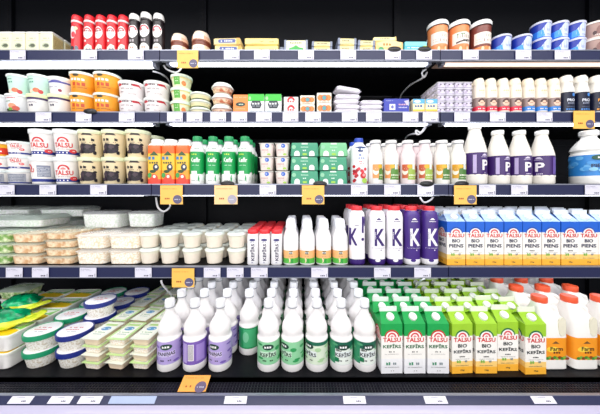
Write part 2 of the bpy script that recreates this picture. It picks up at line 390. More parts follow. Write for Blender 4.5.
# ------------------------------------------------------------------ packaging prototypes
def bottle(H, R, zs, zn, rn, caph, capr, bodyk, capk, bands=(), waist=None, ry=None, n=2, seg=20, base='', caps=None):
    """round or squarish bottle: zs shoulder start, zn neck start; bands [(z0,z1,key)] split the wall"""
    ry = ry or R; k = ry/R
    prof = [(.0, R*.93), (.004, R)]
    for a, b, key in bands: prof += [(a, R), (b, R)]
    prof += [(zs, R)]
    if waist: prof += [(zs+.006, R*.88), (zs+.012, R*.85), (zs+.021, R*.93), (zs+.034, R*.93)]
    z0, r0 = prof[-1]; d = zn-z0
    for t in (.2, .4, .6, .8, 1.0): 
        c = .5+.5*math.cos(math.pi*t); prof.append((z0+d*t, rn+(r0-rn)*c))
    prof += [(H-caph, rn)]
    ks = [bodyk]*(len(prof)-1)
    for a, b, key in bands:
        for i in range(len(prof)-1):
            if prof[i][0] >= a-1e-6 and prof[i+1][0] <= b+1e-6: ks[i] = key
    m = MB(); m.loft([(z, r, r*(1+(k-1)*max(0, min(1, (r-rn)/(R-rn))))) for z, r in prof], ks, ('se', n), seg)
    c = MB(); z = H-caph
    c.rnd([(capr*.97, z), (capr, z+.002), (capr, z+caph*.75), (capr*.93, z+caph), (capr*.5, z+caph+.0005)] if not caps else caps, capk, 16)
    if not caps: c.rnd([(capr*1.02, z-.003), (capr*1.02, z-.0002)], '9a9ea8', 16)  # grey ring: shadow gap below the cap, put in as colour
    return m, c
def logo(cu, cv, s, k='123c30'): return [('d', cu, cv, s, s*.5, k), ('w', cu, cv, s*1.3, s*.34, 'f4f4f4')]

# gable top cartons
def carton(w, top, arch, low, lowz, words, sketch, side_top, roof=None):
    roof = roof or top
    h = w/2; hb = .170; hr = .028; fin = .015; m = MB()
    zt = .128 if arch != top else .125
    bands = [(0, lowz*.55, low[0]), (lowz*.55, lowz, low[1]), (lowz, zt, 'f6f3ee'), (zt, hb, top)]
    for a, b, k in bands: m.add([(-h,-h,a),(h,-h,a),(h,h,a),(-h,h,a),(-h,-h,b),(h,-h,b),(h,h,b),(-h,h,b)], [(0,1,5,4),(1,2,6,5),(2,3,7,6),(3,0,4,7)], k)
    m.add([(-h,-h,0),(h,-h,0),(h,h,0),(-h,h,0)], [(0,3,2,1)], low[0])
    zr = hb+hr; q = h*.84; a = h-.030
    m.add([(-h,-h,hb),(h,-h,hb),(h,h,hb),(-h,h,hb),(-q,0,zr),(q,0,zr),(-a,0,zr-.006),(a,0,zr-.006)],
          [(0,1,5,4),(2,3,4,5),(1,2,7),(3,0,6),(1,7,5),(7,2,5),(3,6,4),(6,0,4)], roof)
    m.box(-q, q, -.0022, .0022, zr-.002, zr+fin, side_top)
    d = []
    d += [('a', 0, zt-.004, .0, .0255, arch), ('a', 0, zt-.006, 0, .0220, 'f6f3ee'), ('a', 0, zt-.003, .0095, .0150, 'd84a54'), ('a', 0, zt-.003, .001, .0055, 'e88088')]
    z = zt-.0125
    for tx, wd, hh, k in words: d.append(('t', tx, 0, z, wd, hh, k)); z -= hh+.006
    d += [('w', 0, z+.001, .02, .004, '555555'), ('w', 0, z-.007, .05, .0015, '9a9a9a')]
    d += sketch
    m.decal(d, flat(h)); m.decal([x for x in d if x[0] != 'w'], flat(0, 'l', h)); m.decal(d[:8], flat(0, 'r', h))
    c = MB(); c.rnd([(.0135, 0), (.0135, .007), (.0125, .009), (.006, .0095)], 'f6f6f2', 16)
    al = math.atan2(hr, h); R = Matrix.Rotation(math.pi/2-(math.pi/2-al), 4, 'X')
    T = Matrix.Translation((0, -h*.5, hb+hr*.5)) @ R
    c.v = [tuple(T @ Vector(v)) for v in c.v]
    return [('carton_body', m), ('screw_cap', c)]
g1, g2 = '12955a', '0f6b48'
sk = [('w', -.012, .034, .016, .010, '3f8f6a'), ('w', .010, .034, .012, .008, '7a8a90'), ('w', 0, .022, .05, .002, '8a8a8a'), ('w', 0, .010, .016, .003, '8a8a8a')]
KC = Proto('kefir_carton', carton(.073, '10a04c', 'c8202a', ('e9e9ee', 'efeff2'), .05, [('TALSU', .062, .0155, 'd4222a'), ('KEFĪRS', .062, .0145, '12663a')], sk, 'e4ece6'))
sk2 = [('w', -.012, .042, .016, .010, '7ab648'), ('w', .013, .042, .009, .007, '7a8a90'), ('w', 0, .028, .048, .002, '8a7a5a'), ('t', '1kg', .0, .012, .014, .006, '6a5a3a')]
BC = Proto('kefir_carton', carton(.073, '9ccc30', '0f6b3e', ('f9b53a', 'fbd07a'), .042, [('TALSU', .062, .0145, 'd4222a'), ('BIO', .032, .0125, '30363c'), ('KEFĪRS', .062, .0135, '30363c')], sk2, 'e8f0dc'))
PC = Proto('milk_carton', carton(.0708, '1f62d0', '1f4fae', ('f9b53a', 'fbd07a'), .042, [('TALSU', .062, .0145, 'd4222a'), ('BIO', .032, .0135, '242c50'), ('PIENS', .056, .014, '242c50')], sk2, 'e6ecf4', 'a9c6f2'))

# deck: kefir bottles
def kef(dz):
    b, c = bottle(.236, .0405, .108, .200, .0140, .024, .0172, 'f3f0f0', 'f4f5f8', [(.026, .104, dz['bg'])], waist=True)
    mp = cyl(.0405, dz.get('a', 0)); b.decal(dz['ops'], mp); return [('bottle_body', b), ('screw_cap', c)]
def kef_ops(word, col, leaf, extra=(), bgc='e4ecec'):
    o = [('r', -.12, .026, .12, .0275, 'd8dce0')]
    for i in range(26):
        rr = random.Random(i*7+len(word)); u = rr.uniform(-.12, .12); v = rr.uniform(.033, .097)
        if abs(u) < .026: continue
        o.append(('d', u, v, .011, .003+.004*rr.random(), leaf))
    o += logo(0, .087, .020)+[('r', -.030, .053, .030, .072, bgc), ('t', word, 0, .062, .058, .0165, col), ('w', -.012, .041, .014, .004, col), ('w', .012, .041, .012, .004, col)]
    return o+list(extra)
PAN = Proto('buttermilk_bottle', kef(dict(bg='b4a2dc', ops=kef_ops('PANIŅAS', '1c1430', '7a60b8', (), 'cfc4ea'))))
PANB = Proto('buttermilk_bottle', kef(dict(bg='7a5cb4', ops=[('r', -.03, .032, -.012, .098, 'b8a4de'), ('r', -.008, .040, .012, .096, 'f2f0f4')]+[('r', -.006+i*.0028, .042, -.0048+i*.0028, .094, '3c3450') for i in range(6)]+[('r', .02, .036, .05, .094, 'a48cd4')])))
KEF = Proto('kefir_bottle', kef(dict(bg='8fd0a0', ops=kef_ops('KEFĪRS', '0c2018', '2f9a58', (), 'c4e4cc'))))
KEFT = Proto('kefir_bottle', kef(dict(bg='8fd0a0', a=-.75, ops=kef_ops('KEFĪRS', '0c2018', '2f9a58', (), 'c4e4cc'))))
KEFL = Proto('kefir_bottle', kef(dict(bg='d8e6d0', a=-.8, ops=[('r', -.12, .092, .12, .104, '1b6a50')]+kef_ops('KEFĪRS', '1c2c28', 'a8cf9c'))))
KEFB = Proto('kefir_bottle', kef(dict(bg='e8efe8', a=.15, ops=[('r', -.12, .080, .12, .104, '14604a'), ('r', -.12, .026, -.03, .104, '2f8f64'), ('r', .055, .026, .12, .104, '2f8f64')]+kef_ops('KEFĪRS', '20242c', '58a878', [('r', -.03, .036, -.016, .050, '1f7a50'), ('t', 'BIO', -.016, .0765, .018, .008, '14181c')]))))
KEFG = Proto('kefir_bottle', kef(dict(bg='1f9a5c', ops=[('r', -.02, .032, .03, .099, '4ab27a'), ('r', .04, .026, .055, .104, 'c8e0d0'), ('d', -.01, .07, .012, .02, '7fcca0')])))

# plastic jugs
def jug():
    m = MB(); w, d = .0465, .042
    m.loft([(0, w*.93, d*.93), (.004, w, d), (.035, w, d), (.112, w, d), (.15, w*.99, d*.98), (.165, w*.95, d*.95)], ['f4f2ee', 'f4f2ee', 'f59a1e', 'f4f2ee', 'f4f2ee'], ('rr', .016), capt=False)
    m.loft([(.165, w*.95, d*.95), (.185, w*.8, d*.8, -.006, 0), (.205, w*.55, d*.58, -.014, 0), (.218, .022, .022, -.018, 0), (.226, .02, .02, -.018, 0)], 'f4f2ee', ('rr', .015), capb=False)
    ops = [('d', -.012, .072, .022, .010, 'fbd040'), ('t', 'Farm', .002, .074, .044, .014, '2c2018'), ('w', .004, .061, .026, .007, '6a3a18'), ('p', [(-.014, .092), (.012, .092), (-.001, .101)], '7a5428')]
    for i in range(9): ops.append(('d', -.030+i*.0085, .041+.003*(i % 2), .007, .005, ('3f8a34', '7cb040', '8a3c20')[i % 3]))
    m.decal(ops, flat(d)); m.decal([('d', 0, .07, .01, .012, 'a85820'), ('w', 0, .05, .03, .003, '8a4a18')], flat(0, 'l', w))
    h = MB(); h.tube([(.002, 0, .196), (.020, 0, .205), (.038, 0, .198), (.044, 0, .175), (.0445, 0, .14), (.040, 0, .118)], .0085, 'f4f2ee')
    pk = MB(); pk.loft([(.118, .003, .006), (.126, .012, .014), (.15, .015, .017), (.175, .012, .014), (.184, .003, .006)], 'e6e1cc', ('se', 2), 12)
    pk.v = [(x+.022, -d+.0015-abs(0)+(-.003 if y < 0 else .0), z) for x, y, z in pk.v]
    c = MB(); c.rnd([(.0225, .222), (.0235, .224), (.0235, .240), (.022, .243), (.01, .2435)], 'ee5a34', 18, -.018, 0)
    return [('jug_body', m), ('handle', h), ('grip_recess', pk), ('screw_cap', c)]
JUG = Proto('milk_jug', jug())

# ---- tubs
def tub(H, r0, r1, bodyk, lidk, ops=(), bands=(), lidh=.008, a=0, n=2, lr=1.06, seg=22, ry=1.0, lidops=(), rimk=None):
    m = MB(); hb = H-lidh; R = taper(0, r0, hb, r1)
    zs = sorted(set([0.004, hb]+[q for b in bands for q in b[:2]]))
    secs = [(0, r0*.93, r0*.93*ry)]+[(z, R(z), R(z)*ry) for z in zs]; ks = [bodyk]*(len(secs)-1)
    for b in bands:
        for i in range(len(secs)-1):
            if secs[i][0] >= b[0]-1e-6 and secs[i+1][0] <= b[1]+1e-6: ks[i] = b[2]
    m.loft(secs, ks, ('se', n), seg)
    if n == 2 and ry == 1: m.decal(list(ops), cyl(R, a))
    else: m.decal(list(ops), lambda u, v, e: slab(R(v), R(v)*ry, n)(u, v, e))
    l = MB(); rl = r1*lr
    l.loft([(hb-lidh*.5, rl*.985, rl*.985*ry), (hb-lidh*.2, rl, rl*ry), (H-.001, rl, rl*ry), (H, rl*.96, rl*.96*ry), (H-.0015, rl*.92, rl*.92*ry)], rimk or lidk, ('se', n), seg, capt=False)
    l.loft([(H-.0016, rl*.93, rl*.93*ry), (H-.0014, rl*.92, rl*.92*ry)], lidk, ('se', n), seg)
    l.decal(list(lidops), flat(H-.0014, 't'))
    return [('tub_body', m), ('lid', l)]
def talsu_ops(s=1.0, z0=0):
    return [('a', 0, z0+.063*s, .013*s, .0185*s, 'd4303a'), ('a', 0, z0+.063*s, 0, .008*s, 'e88a8a'), ('t', 'TALSU', 0, z0+.051*s, .058*s, .018*s, 'd4222a'), ('w', 0, z0+.036*s, .04*s, .002, '8a4a4a'),
            ('d', .030*s, z0+.030*s, .012*s, .008*s, 'e04448'), ('w', .03*s, z0+.030*s, .012*s, .003, 'ffffff')]
TT = Proto('sour_cream_tub', tub(.1085, .0345, .0435, 'f1eeec', 'eef1f1', [('w', -.004, .016, .04, .005, 'ffffff')]+talsu_ops(1.05, -.008), [(.010, .022, '24358c')], lidh=.011))
TTB = Proto('sour_cream_tub', tub(.1085, .0345, .0435, 'f1eeec', 'eef1f1', [('r', .0, .03, .04, .075, '8a90a4')]+[('w', .02, .035+i*.006, .036, .0025, 'dfe2ea') for i in range(6)]+[('t', 'TALSU', -.035, .055, .05, .016, 'd4222a'), ('a', -.035, .062, .012, .0185, 'd4303a')], [(.010, .022, '24358c')], lidh=.011))
TS = Proto('sour_cream_tub', tub(.056, .034, .039, 'f6f3f0', 'e9f3f2', [('w', 0, .010, .03, .003, 'ffffff')]+talsu_ops(.6, .006), [(.006, .013, '24358c')], .006))
TSB = Proto('sour_cream_tub', tub(.056, .034, .039, 'f4f1ee', 'e9f3f2', [('r', -.03, .01, .03, .042, 'a4a8b4')]+[('w', 0, .014+i*.006, .052, .0025, '5c6070') for i in range(5)], [(.004, .009, '24358c')], .006))
TY = Proto('sour_cream_tub', tub(.056, .034, .039, 'f6b41c', 'f4f2ea', [('w', 0, .018, .05, .006, 'ffffff')], [(.006, .032, 'e23a20')], .006))
bk = [('d', 0, .032, .027, .019, '2a222c')]
for i in range(34):
    rr = random.Random(i); u = rr.uniform(-.026, .026); v = rr.uniform(.014, .05)
    bk.append(('d', u, v, .0055, .0050, rr.choice(('1d1722', '2c2030', '4a3a44', '16121a'))))
BB = Proto('yogurt_tub', tub(.1075, .0345, .0430, 'efdcb4', 'f2f2e4', [('p', [(-.02, .085), (.02, .085), (.008, .097), (-.008, .097)], '3a3030'), ('w', 0, .068, .058, .011, '1f1a1a'), ('w', 0, .057, .04, .003, '6a5a4a')]+bk, [], .010, rimk='e6ecc8'))
CB = Proto('dessert_tub', tub(.087, .042, .0475, 'f3a52a', 'eef4e8', [('d', -.012, .072, .012, .005, '3a3420'), ('w', -.005, .055, .055, .010, 'e2ecec'), ('w', 0, .036, .05, .014, 'c84a20'), ('w', .0, .022, .05, .003, '8a4a18')], [(0.004, .03, 'f0961e')], .007))
MT = Proto('yogurt_tub', tub(.083, .033, .042, 'cdeee0', 'f2f8f4', [('w', -.01, .062, .03, .004, '3a8a6a'), ('w', -.008, .050, .03, .006, '5aa890'), ('d', .010, .018, .012, .009, 'e07a58'), ('d', .024, .012, .008, .008, 'c84040'), ('d', -.014, .014, .012, .007, 'f0dcc8')], [], .006))
ML = Proto('yogurt_tub', tub(.083, .035, .043, 'eceef0', 'f2f4f4', [('w', -.004, .066, .05, .004, 'c8384a'), ('w', -.01, .052, .03, .004, '4a8a60'), ('d', .006, .034, .014, .010, 'e89a78'), ('d', .018, .024, .012, .010, 'c8503c'), ('d', -.016, .014, .017, .008, '24401e'), ('d', .010, .010, .020, .007, '2a2a20'), ('d', .0, .020, .008, .006, '6aa03c')], [], .006))
PU = Proto('cream_cheese_tub', tub(.083, .036, .0425, 'f2f0ec', 'eef0d0', [('r', -.06, .060, .06, .070, '4a3468'), ('d', 0, .069, .02, .006, '4a3468'), ('w', 0, .048, .04, .003, '6a5a80'), ('w', 0, .036, .036, .008, '3a3050')], [], .010, rimk='e6eebc'))
PW = Proto('cream_cheese_tub', tub(.072, .036, .0425, 'f4f2f4', 'f8f8fa', [('r', -.06, .046, .06, .053, '5a5aa8'), ('d', .01, .052, .02, .005, '5a5aa8'), ('w', -.005, .03, .04, .004, 'a0a0b8'), ('d', .022, .016, .006, .006, '9a2a4a')], [], .008))
RW = Proto('curd_tub', tub(.069, .044, .049, 'f4eeee', 'f4f6f4', [('w', 0, .052, .04, .006, '3a2030'), ('p', [(-.055, .050), (-.035, .058), (-.02, .050), (-.035, .046)], 'c81e34'), ('p', [(.015, .055), (.04, .060), (.055, .042), (.04, .050), (.02, .048)], 'c81e34'), ('w', -.005, .036, .05, .003, '6a4050'), ('w', -.02, .022, .02, .004, '8a6a70'), ('w', .015, .016, .03, .002, 'a08088')], [], .008))
GT = Proto('yogurt_tub', tub(.055, .032, .041, 'f0f3cc', 'f6faea', [('r', -.016, .012, .010, .044, '63b44a'), ('w', -.003, .036, .018, .003, 'd8f0c0'), ('w', -.003, .026, .02, .003, 'e8f4d8'), ('d', .024, .018, .009, .010, 'f08a4a')], [(.038, .044, 'f8e29a')], .008, rimk='e4f4e4'))
FB = Proto('salad_bowl', [('bowl_body', build(lambda m: m.rnd([(.030, 0), (.036, .003), (.040, .014), (.042, .020)], ['clearw', 'f2e8b8', 'f0eed0'])) ), ('lid', build(lambda m: m.rnd([(.044, .019), (.0445, .022), (.040, .028), (.022, .0315), (.001, .0318)], ['dfe8e0', 'e8f2e4', 'b4d48a', 'cfe0a8'])))])
SB = Proto('salad_bowl', [('bowl_body', build(lambda m: m.rnd([(.030, 0), (.036, .003), (.041, .018), (.043, .026)], ['e8d8c8', 'salad', 'e9c8b8'])) ), ('lid', build(lambda m: m.rnd([(.046, .025), (.0465, .029), (.043, .034), (.036, .044), (.001, .0455)], ['eef0ee', 'e8ece8', 'eef2ea', 'e0e4d8'])))])
def rim(H, lidc, words):
    return tub(H, .040, .050, 'grain', 'f4f2f4', [], [], .012, lr=1.09, seg=28, rimk=lidc, lidops=[('w', -.003, .010, .05, .006, words), ('w', 0, -.004, .06, .005, words), ('w', .0, -.018, .036, .004, '8a9aa8')])
GR = Proto('cottage_cheese_tub', rim(.060, '1f9a6c', 'd04048')); BR = Proto('cottage_cheese_tub', rim(.060, '1c2c84', 'c83848'))
def rect_tub():
    ops = [('p', [(-.055, -.045), (.055, -.045), (.055, -.01), (.0, .01), (-.055, .0)], 'f6cf1c'), ('p', [(-.055, .004), (.0, .014), (.055, -.006), (.055, .045), (-.055, .045)], '8fd470'), ('p', [(-.05, .018), (.03, .012), (.05, .034), (-.04, .04)], 'f4f8f0'), ('w', 0, .004, .07, .010, '3f9a58')]
    return tub(.060, .055, .0615, 'f2f0ee', 'f6f6f0', [], [], .007, n=7, ry=.78, lr=1.03, lidops=ops, seg=32)
RT = Proto('cheese_spread_tub', rect_tub())

# ---- boxes
def card(w, d, h, key, ops=(), top=None, sideops=(), c=.002):
    m = MB(); m.box(-w/2, w/2, -d/2, d/2, 0, h, key, c)
    if top: m.box(-w/2+.001, w/2-.001, -d/2+.001, d/2-.001, h-.001, h+.003, top)
    m.decal(list(ops), flat(d/2)); m.decal(list(sideops), flat(0, 'r', w/2)); m.decal(list(sideops), flat(0, 'l', w/2)); return m
def one(kind, m): return Proto(kind, [(None, m)])
cow = [('w', 0, .060, .03, .004, '8a8a70'), ('w', 0, .050, .036, .002, 'a0a088'), ('d', 0, .030, .015, .011, 'b8c0a8'), ('d', .002, .030, .010, .007, '5c6450'), ('w', 0, .028, .024, .004, '44503c'), ('w', 0, .012, .04, .002, '9a9a84')]
def creambox():
    b = card(.0545, .050, .080, 'ebe9c8', cow, None, [('r', -.022, .006, .022, .074, 'd8c48c')]+[('w', 0, .015+i*.008, .038, .003, 'a08a54') for i in range(7)])
    l = MB(); l.box(-.0275, .0275, -.0255, .0255, .080, .089, 'f6f6f2', .003); return [('box_body', b), ('lid', l)]
CRB = Proto('cream_cheese_box', creambox())
def red_bottle(body, capk, capb, ops):
    m, c = bottle(.160, .0215, .10, .118, .0185, .028, .0185, body, capk, n=2.6, ry=.017, caps=[(.0195, .1275), (.0205, .130), (.0200, .150), (.017, .158), (.010, .161)])
    mm = slab(.0215, .017, 2.6)
    def mp(u, v, e): return (u, -(.017*(max(0, 1-min(abs(u/.0215), .97)**2.6))**(1/2.6))-e*2, v)
    m.decal(ops, mp); c.rnd([(.0205, .126), (.0212, .1275), (.0212, .132), (.0205, .134)], capb); return [('bottle_body', m), ('cap', c)]
face_ops = [('d', 0, .083, .0175, .026, 'f6e6e4'), ('w', 0, .090, .022, .006, '8a4a50'), ('w', 0, .080, .018, .004, 'c89090'), ('a', 0, .088, .010, .015, 'e04048'), ('w', .0, .048, .022, .008, 'f8d8d8')]
RB = Proto('syrup_bottle', red_bottle('e0202c', 'e0202c', 'f4e4e4', face_ops+[('p', [(-.017, .004), (.017, .004), (.015, .03), (.002, .035), (-.012, .022)], 'f0ecd8'), ('d', .0, .010, .006, .006, '26283a'), ('d', .011, .012, .006, .005, '3a3a4a')]))
RBF = Proto('syrup_bottle', red_bottle('e0202c', 'e0202c', 'f4e4e4', [('d', -.006, .084, .013, .026, 'f8dcdc'), ('d', -.003, .075, .009, .012, 'e23040'), ('d', .006, .10, .008, .008, 'c8d0a8'), ('d', -.008, .020, .007, .008, '24303a'), ('d', .009, .020, .007, .009, '6a7480'), ('r', -.015, .004, .015, .009, 'f4d8c8')]))
DB = Proto('syrup_bottle', red_bottle('241c20', 'f4f2f0', '241c20', [('d', 0, .086, .0185, .027, 'f6f2f0'), ('w', 0, .090, .026, .007, '9a3a48'), ('a', 0, .090, .012, .017, 'd84858'), ('w', 0, .080, .022, .004, 'b0a8a8'), ('w', .0, .048, .02, .010, 'a8a0a4'), ('d', 0, .018, .0185, .019, 'f4efe8'), ('w', 0, .02, .016, .007, 'd88a78')]))
def tiramisu(H, R):
    s = H/.093; b = MB(); b.rnd([(R*.85, 0), (R, .006*s), (R, .034*s), (R*.99, .050*s)], ['e8c8a0', 'f0d8b8', '7a3a28'], 22)
    t = MB(); t.rnd([(R*1.03, .048*s), (R*1.03, .054*s), (R*.98, .070*s), (R*.8, .088*s), (R*.4, H), (.001, H)], ['8a4a34', 'e8b898', 'f0dcc8', 'd8e4d8', 'dfe8df'], 22)
    b.decal([('r', -.022*s, .006*s, .022*s, .032*s, 'f4f0ee'), ('w', 0, .02*s, .03*s, .005*s, 'c8988a')], cyl(R)); t.decal([('r', -.02*s, .056*s, .02*s, .072*s, 'f6f4f2')], cyl(R*1.01)); return [('jar_body', b), ('lid', t)]
TR1 = Proto('layered_dessert_jar', tiramisu(.092, .034)); TR2 = Proto('layered_dessert_jar', tiramisu(.104, .038))
def peach(top, dark):
    m = MB(); m.rnd([(.030, 0), (.036, .006), (.037, .03), (.039, .115), (.0385, .122)], ['e07830', 'e88848', top, top], 24)
    ops = [('r', -.045, .040, .045, .088, 'f4e6dc'), ('w', .006, .074, .044, .013, '2f6a48'), ('w', .008, .055, .034, .011, '3a3a3a'), ('w', -.02, .06, .03, .003, 'd89a8a'), ('w', -.02, .05, .03, .003, 'd89a8a')] if not dark else \
          [('r', -.045, .040, .045, .088, 'f4e6dc'), ('p', [(-.03, .042), (.03, .056), (.03, .060), (-.03, .050)], '40303a'), ('w', .0, .070, .05, .014, '2c4a30'), ('w', -.012, .080, .03, .006, '4a8a4c'), ('w', .01, .052, .03, .008, '30302c')]
    ops += [('d', -.014, .020, .005, .009, 'f8d8b0'), ('d', .014, .020, .005, .009, 'f8d8b0')]
    m.decal(ops, cyl(taper(.03, .037, .115, .039))); l = MB(); l.rnd([(.0415, .118), (.0425, .120), (.0425, .134), (.040, .139), (.02, .140)], ['3a2a2a', 'f6f6f6', 'f6f6f6', 'f2f2f2'], 24)
    return [('jar_body', m), ('lid', l)]
PJ = [Proto('caramel_jar', peach('ee9058', 0)), Proto('caramel_jar', peach('ee8a50', 1)), Proto('caramel_jar', peach('7a3a30', 0))]
def bluecup(H, R):
    s = H/.07; m = MB(); m.rnd([(R*.86, 0), (R*.9, .004*s), (R*.95, .03*s), (R*.99, H-.008)], ['2a62d8', '2a78e8', '2038a8'], 22)
    ops = [('p', [(-.028, .024*s), (-.004, .060*s), (.034, .060*s), (.034, .004*s), (-.016, .004*s)], 'ccd8f4'), ('p', [(-.035, .004*s), (-.035, .03*s), (-.018, .034*s), (-.01, .006*s)], '3c9cf4'), ('w', .010, .03*s, .026, .010, '8a98c8'), ('w', .01, .012*s, .03, .003, '5a68a8')]
    m.decal(ops, cyl(taper(0, R*.9, H, R*.99))); l = MB(); l.rnd([(R*1.03, H-.009), (R*1.05, H-.007), (R*1.05, H-.003), (R*1.0, H-.0005), (R*.5, H)], ['e8e8f4', 'c8ccec', 'e4e8f4', 'dfe4f4'], 22); return [('cup_body', m), ('lid', l)]
BU = Proto('yogurt_cup', bluecup(.0695, .034)); BU2 = Proto('yogurt_cup', bluecup(.083, .038))
def browncup():
    m = MB(); m.rnd([(.029, 0), (.031, .004), (.034, .062)], ['e0d0c8', 'b09088'], 22); m.decal([('d', 0, .03, .016, .02, '8a6460'), ('d', .006, .036, .010, .012, 'dcc8bc'), ('w', 0, .012, .04, .005, 'f0e6e0'), ('d', -.02, .02, .006, .008, '4a3034')], cyl(taper(0, .031, .062, .034)))
    l = MB(); l.rnd([(.036, .060), (.0365, .062), (.0365, .067), (.03, .0695)], 'f6eee6', 22); return [('cup_body', m), ('lid', l)]
BW = Proto('yogurt_cup', browncup())
def pack(w, d, h, key, ops, kind='butter_pack', ends=None, c=.004):
    m = MB(); m.box(-w/2, w/2, -d/2, d/2, 0, h, key, c)
    if ends:
        m.box(-w/2-.001, -w/2+.010, -d/2-.0006, d/2+.0006, .001, h+.0005, ends, .002); m.box(w/2-.010, w/2+.001, -d/2-.0006, d/2+.0006, .001, h+.0005, ends, .002)
    m.decal(ops, flat(d/2)); return one(kind, m)

# ================================================================== TOP SHELF
g = lambda *a, **k: grid(*a, **k)
grid(CRB, 'pale cream box with white lid', 'box', 'cream boxes on top shelf', pxs([-9, 4.5, 18, 31.6, 45.2], Y1), Y1, Z1, rows=2, dy=.054, r=.027, jit=.01)
xs = [wx(p, 1.03) for p in (77.8, 90.3, 101.8, 113, 124)]
RBF.put(xs[0], 1.03, Z1, 'red squeeze bottle with turned label, leftmost beside cream boxes', 'bottle', 'red squeeze bottles')
for i in (1, 2, 3, 4): RB.put(xs[i], 1.03, Z1, f'red squeeze bottle with pale oval label, {ORD[i]} from left', 'bottle', 'red squeeze bottles', rot=random.uniform(-.15, .1))
for i, p in enumerate((135, 146.5, 159)): DB.put(wx(p, 1.03), 1.03, Z1, f'black squeeze bottle with white cap, {("left","middle","right")[i]} of three', 'bottle', 'black squeeze bottles', sc=(1.03, 1.07, 1.04)[i])
TR1.put(wx(180, 1.05), 1.05, Z1, 'layered brown and cream dessert jar, smaller, beside black bottles', 'jar', 'layered dessert jars')
TR2.put(wx(201.5, 1.055), 1.055, Z1, 'layered brown and cream dessert jar, taller, beside butter packs', 'jar', 'layered dessert jars')
bp1 = pack(.112, .07, .030, 'f4dc9c', [('r', -.035, .009, .035, .024, '5a6aa8'), ('d', 0, .0165, .038, .007, '4a5a9c'), ('w', 0, .0165, .05, .006, 'dfe4f0'), ('r', .040, .002, .054, .028, 'eea848')])
for k in (0, 1): bp1.put(wx(228+k*-1, Y1), Y1+.036, Z1+k*.0315, 'yellow butter pack with blue ribbon print, '+('bottom', 'top')[k]+' one', 'butter', 'butter packs', rot=.02-.05*k)
bp2 = pack(.140, .07, .030, 'f6e08a', [('p', [(-.012, .018), (.0, .012), (.012, .018), (0, .015)], 'a8843c'), ('w', .045, .013, .035, .004, '8a6a3c'), ('w', -.02, .006, .05, .002, 'c8a860')])
for k in (0, 1): bp2.put(wx(261.5, Y1), Y1+.036, Z1+k*.0315, 'long plain yellow butter pack, '+('bottom', 'top')[k]+' one', 'butter', 'butter packs', rot=-.02+.03*k)
gm = pack(.096, .07, .053, 'f3f0cc', [('w', 0, .040, .05, .006, '7a7a5a'), ('p', [(-.03, .016), (-.012, .024), (0, .031), (.012, .022), (.03, .018), (.03, .012), (-.03, .012)], '3cae4c'), ('w', 0, .006, .04, .002, '9aa080')], 'butter_pack', '8f98ac'); gm.put(wx(296, Y1), Y1+.036, Z1, 'cream butter pack with green mountain print and grey ends', 'butter', 'butter packs')
en = pack(.022, .05, .04, '8a93a8', [], 'butter_pack'); en.put(wx(281.4, Y1), Y1+.050, Z1, 'small grey wrapped pack end beside green mountain pack', 'butter', 'butter packs')
sm = lambda w, h: pack(w, .065, h, 'f4e4a4', [('w', 0, h*.6, w*.55, .005, '6a6450'), ('w', 0, h*.25, w*.5, .002, 'c0a868')], 'butter_pack', '8089a0')
a1 = sm(.083, .0235)
for k in (0, 1): a1.put(wx(322, Y1), Y1+.034, Z1+k*.024, 'cream butter pack with grey ends right of mountain pack, '+('bottom', 'top')[k]+' one', 'butter', 'butter packs', rot=.03*k)
a2 = sm(.076, .030)
for k in (0, 1): a2.put(wx(347, Y1), Y1+.034, Z1+k*.031, 'thick cream butter pack with grey ends, centre, '+('bottom', 'top')[k]+' one', 'butter', 'butter packs', rot=.05*k)
a3 = sm(.070, .026)
for k in (0, 1): a3.put(wx(366.5, Y1), Y1+.034, Z1+k*.0265, 'cream butter pack beside orange arched pack, '+('bottom', 'top')[k]+' one', 'butter', 'butter packs', rot=-.02+.06*k)
ar = pack(.114, .06, .047, 'f6c87c', [('d', .0, .036, .05, .014, 'f8dc9c'), ('w', .004, .034, .06, .010, 'b07a30'), ('d', -.034, .014, .012, .010, '3f9a60'), ('a', .012, .004, 0, .020, '443834')], 'cheese_pack'); ar.put(wx(389.5, Y1), Y1+.032, Z1, 'orange cheese pack with arched print', 'cheese', 'cheese packs')
at = pack(.096, .055, .020, 'f6ecae', [('w', 0, .011, .04, .006, '9a9470'), ('r', .04, .001, .046, .019, 'f0c878')], 'cheese_pack'); at.put(wx(385.5, Y1), Y1+.032, Z1+.0485, 'pale yellow pack lying on the orange arched pack', 'cheese', 'cheese packs')
tq = pack(.094, .06, .050, '4ab8cc', [('r', -.045, .030, .045, .046, '7ed0dc'), ('w', -.01, .022, .05, .005, 'e4f4f4'), ('r', -.045, .004, .045, .010, 'c8e8d8'), ('r', .03, .012, .045, .03, 'b8d84c')], 'cheese_pack')
tq.put(wx(417.8, Y1)-.006, Y1+.034, Z1, 'teal blue cheese pack beside the caramel jars', 'cheese', 'cheese packs')
tq2 = pack(.018, .05, .045, '3a9cc4', [], 'cheese_pack'); tq2.put(wx(402.6, Y1), Y1+.055, Z1, 'small blue pack end between orange and teal packs', 'cheese', 'cheese packs')
for i, p in enumerate((439, 460, 481.5)): PJ[i].put(wx(p-1.5, 1.052), 1.052, Z1, ('orange caramel jar with white lid, leftmost of three', 'orange caramel jar with dark banner label, middle of three', 'orange caramel jar with dark brown top, rightmost of three')[i], 'jar', 'caramel jars')
PJ[0].put(wx(437, 1.14), 1.145, Z1, 'orange caramel jar standing behind the leftmost one', 'jar', 'caramel jars')
for i, p in enumerate((500, 520)): BU2.put(wx(p, 1.055), 1.055, Z1, f'single large blue yogurt cup, {("left","right")[i]} one', 'yogurt cup', 'blue cups')
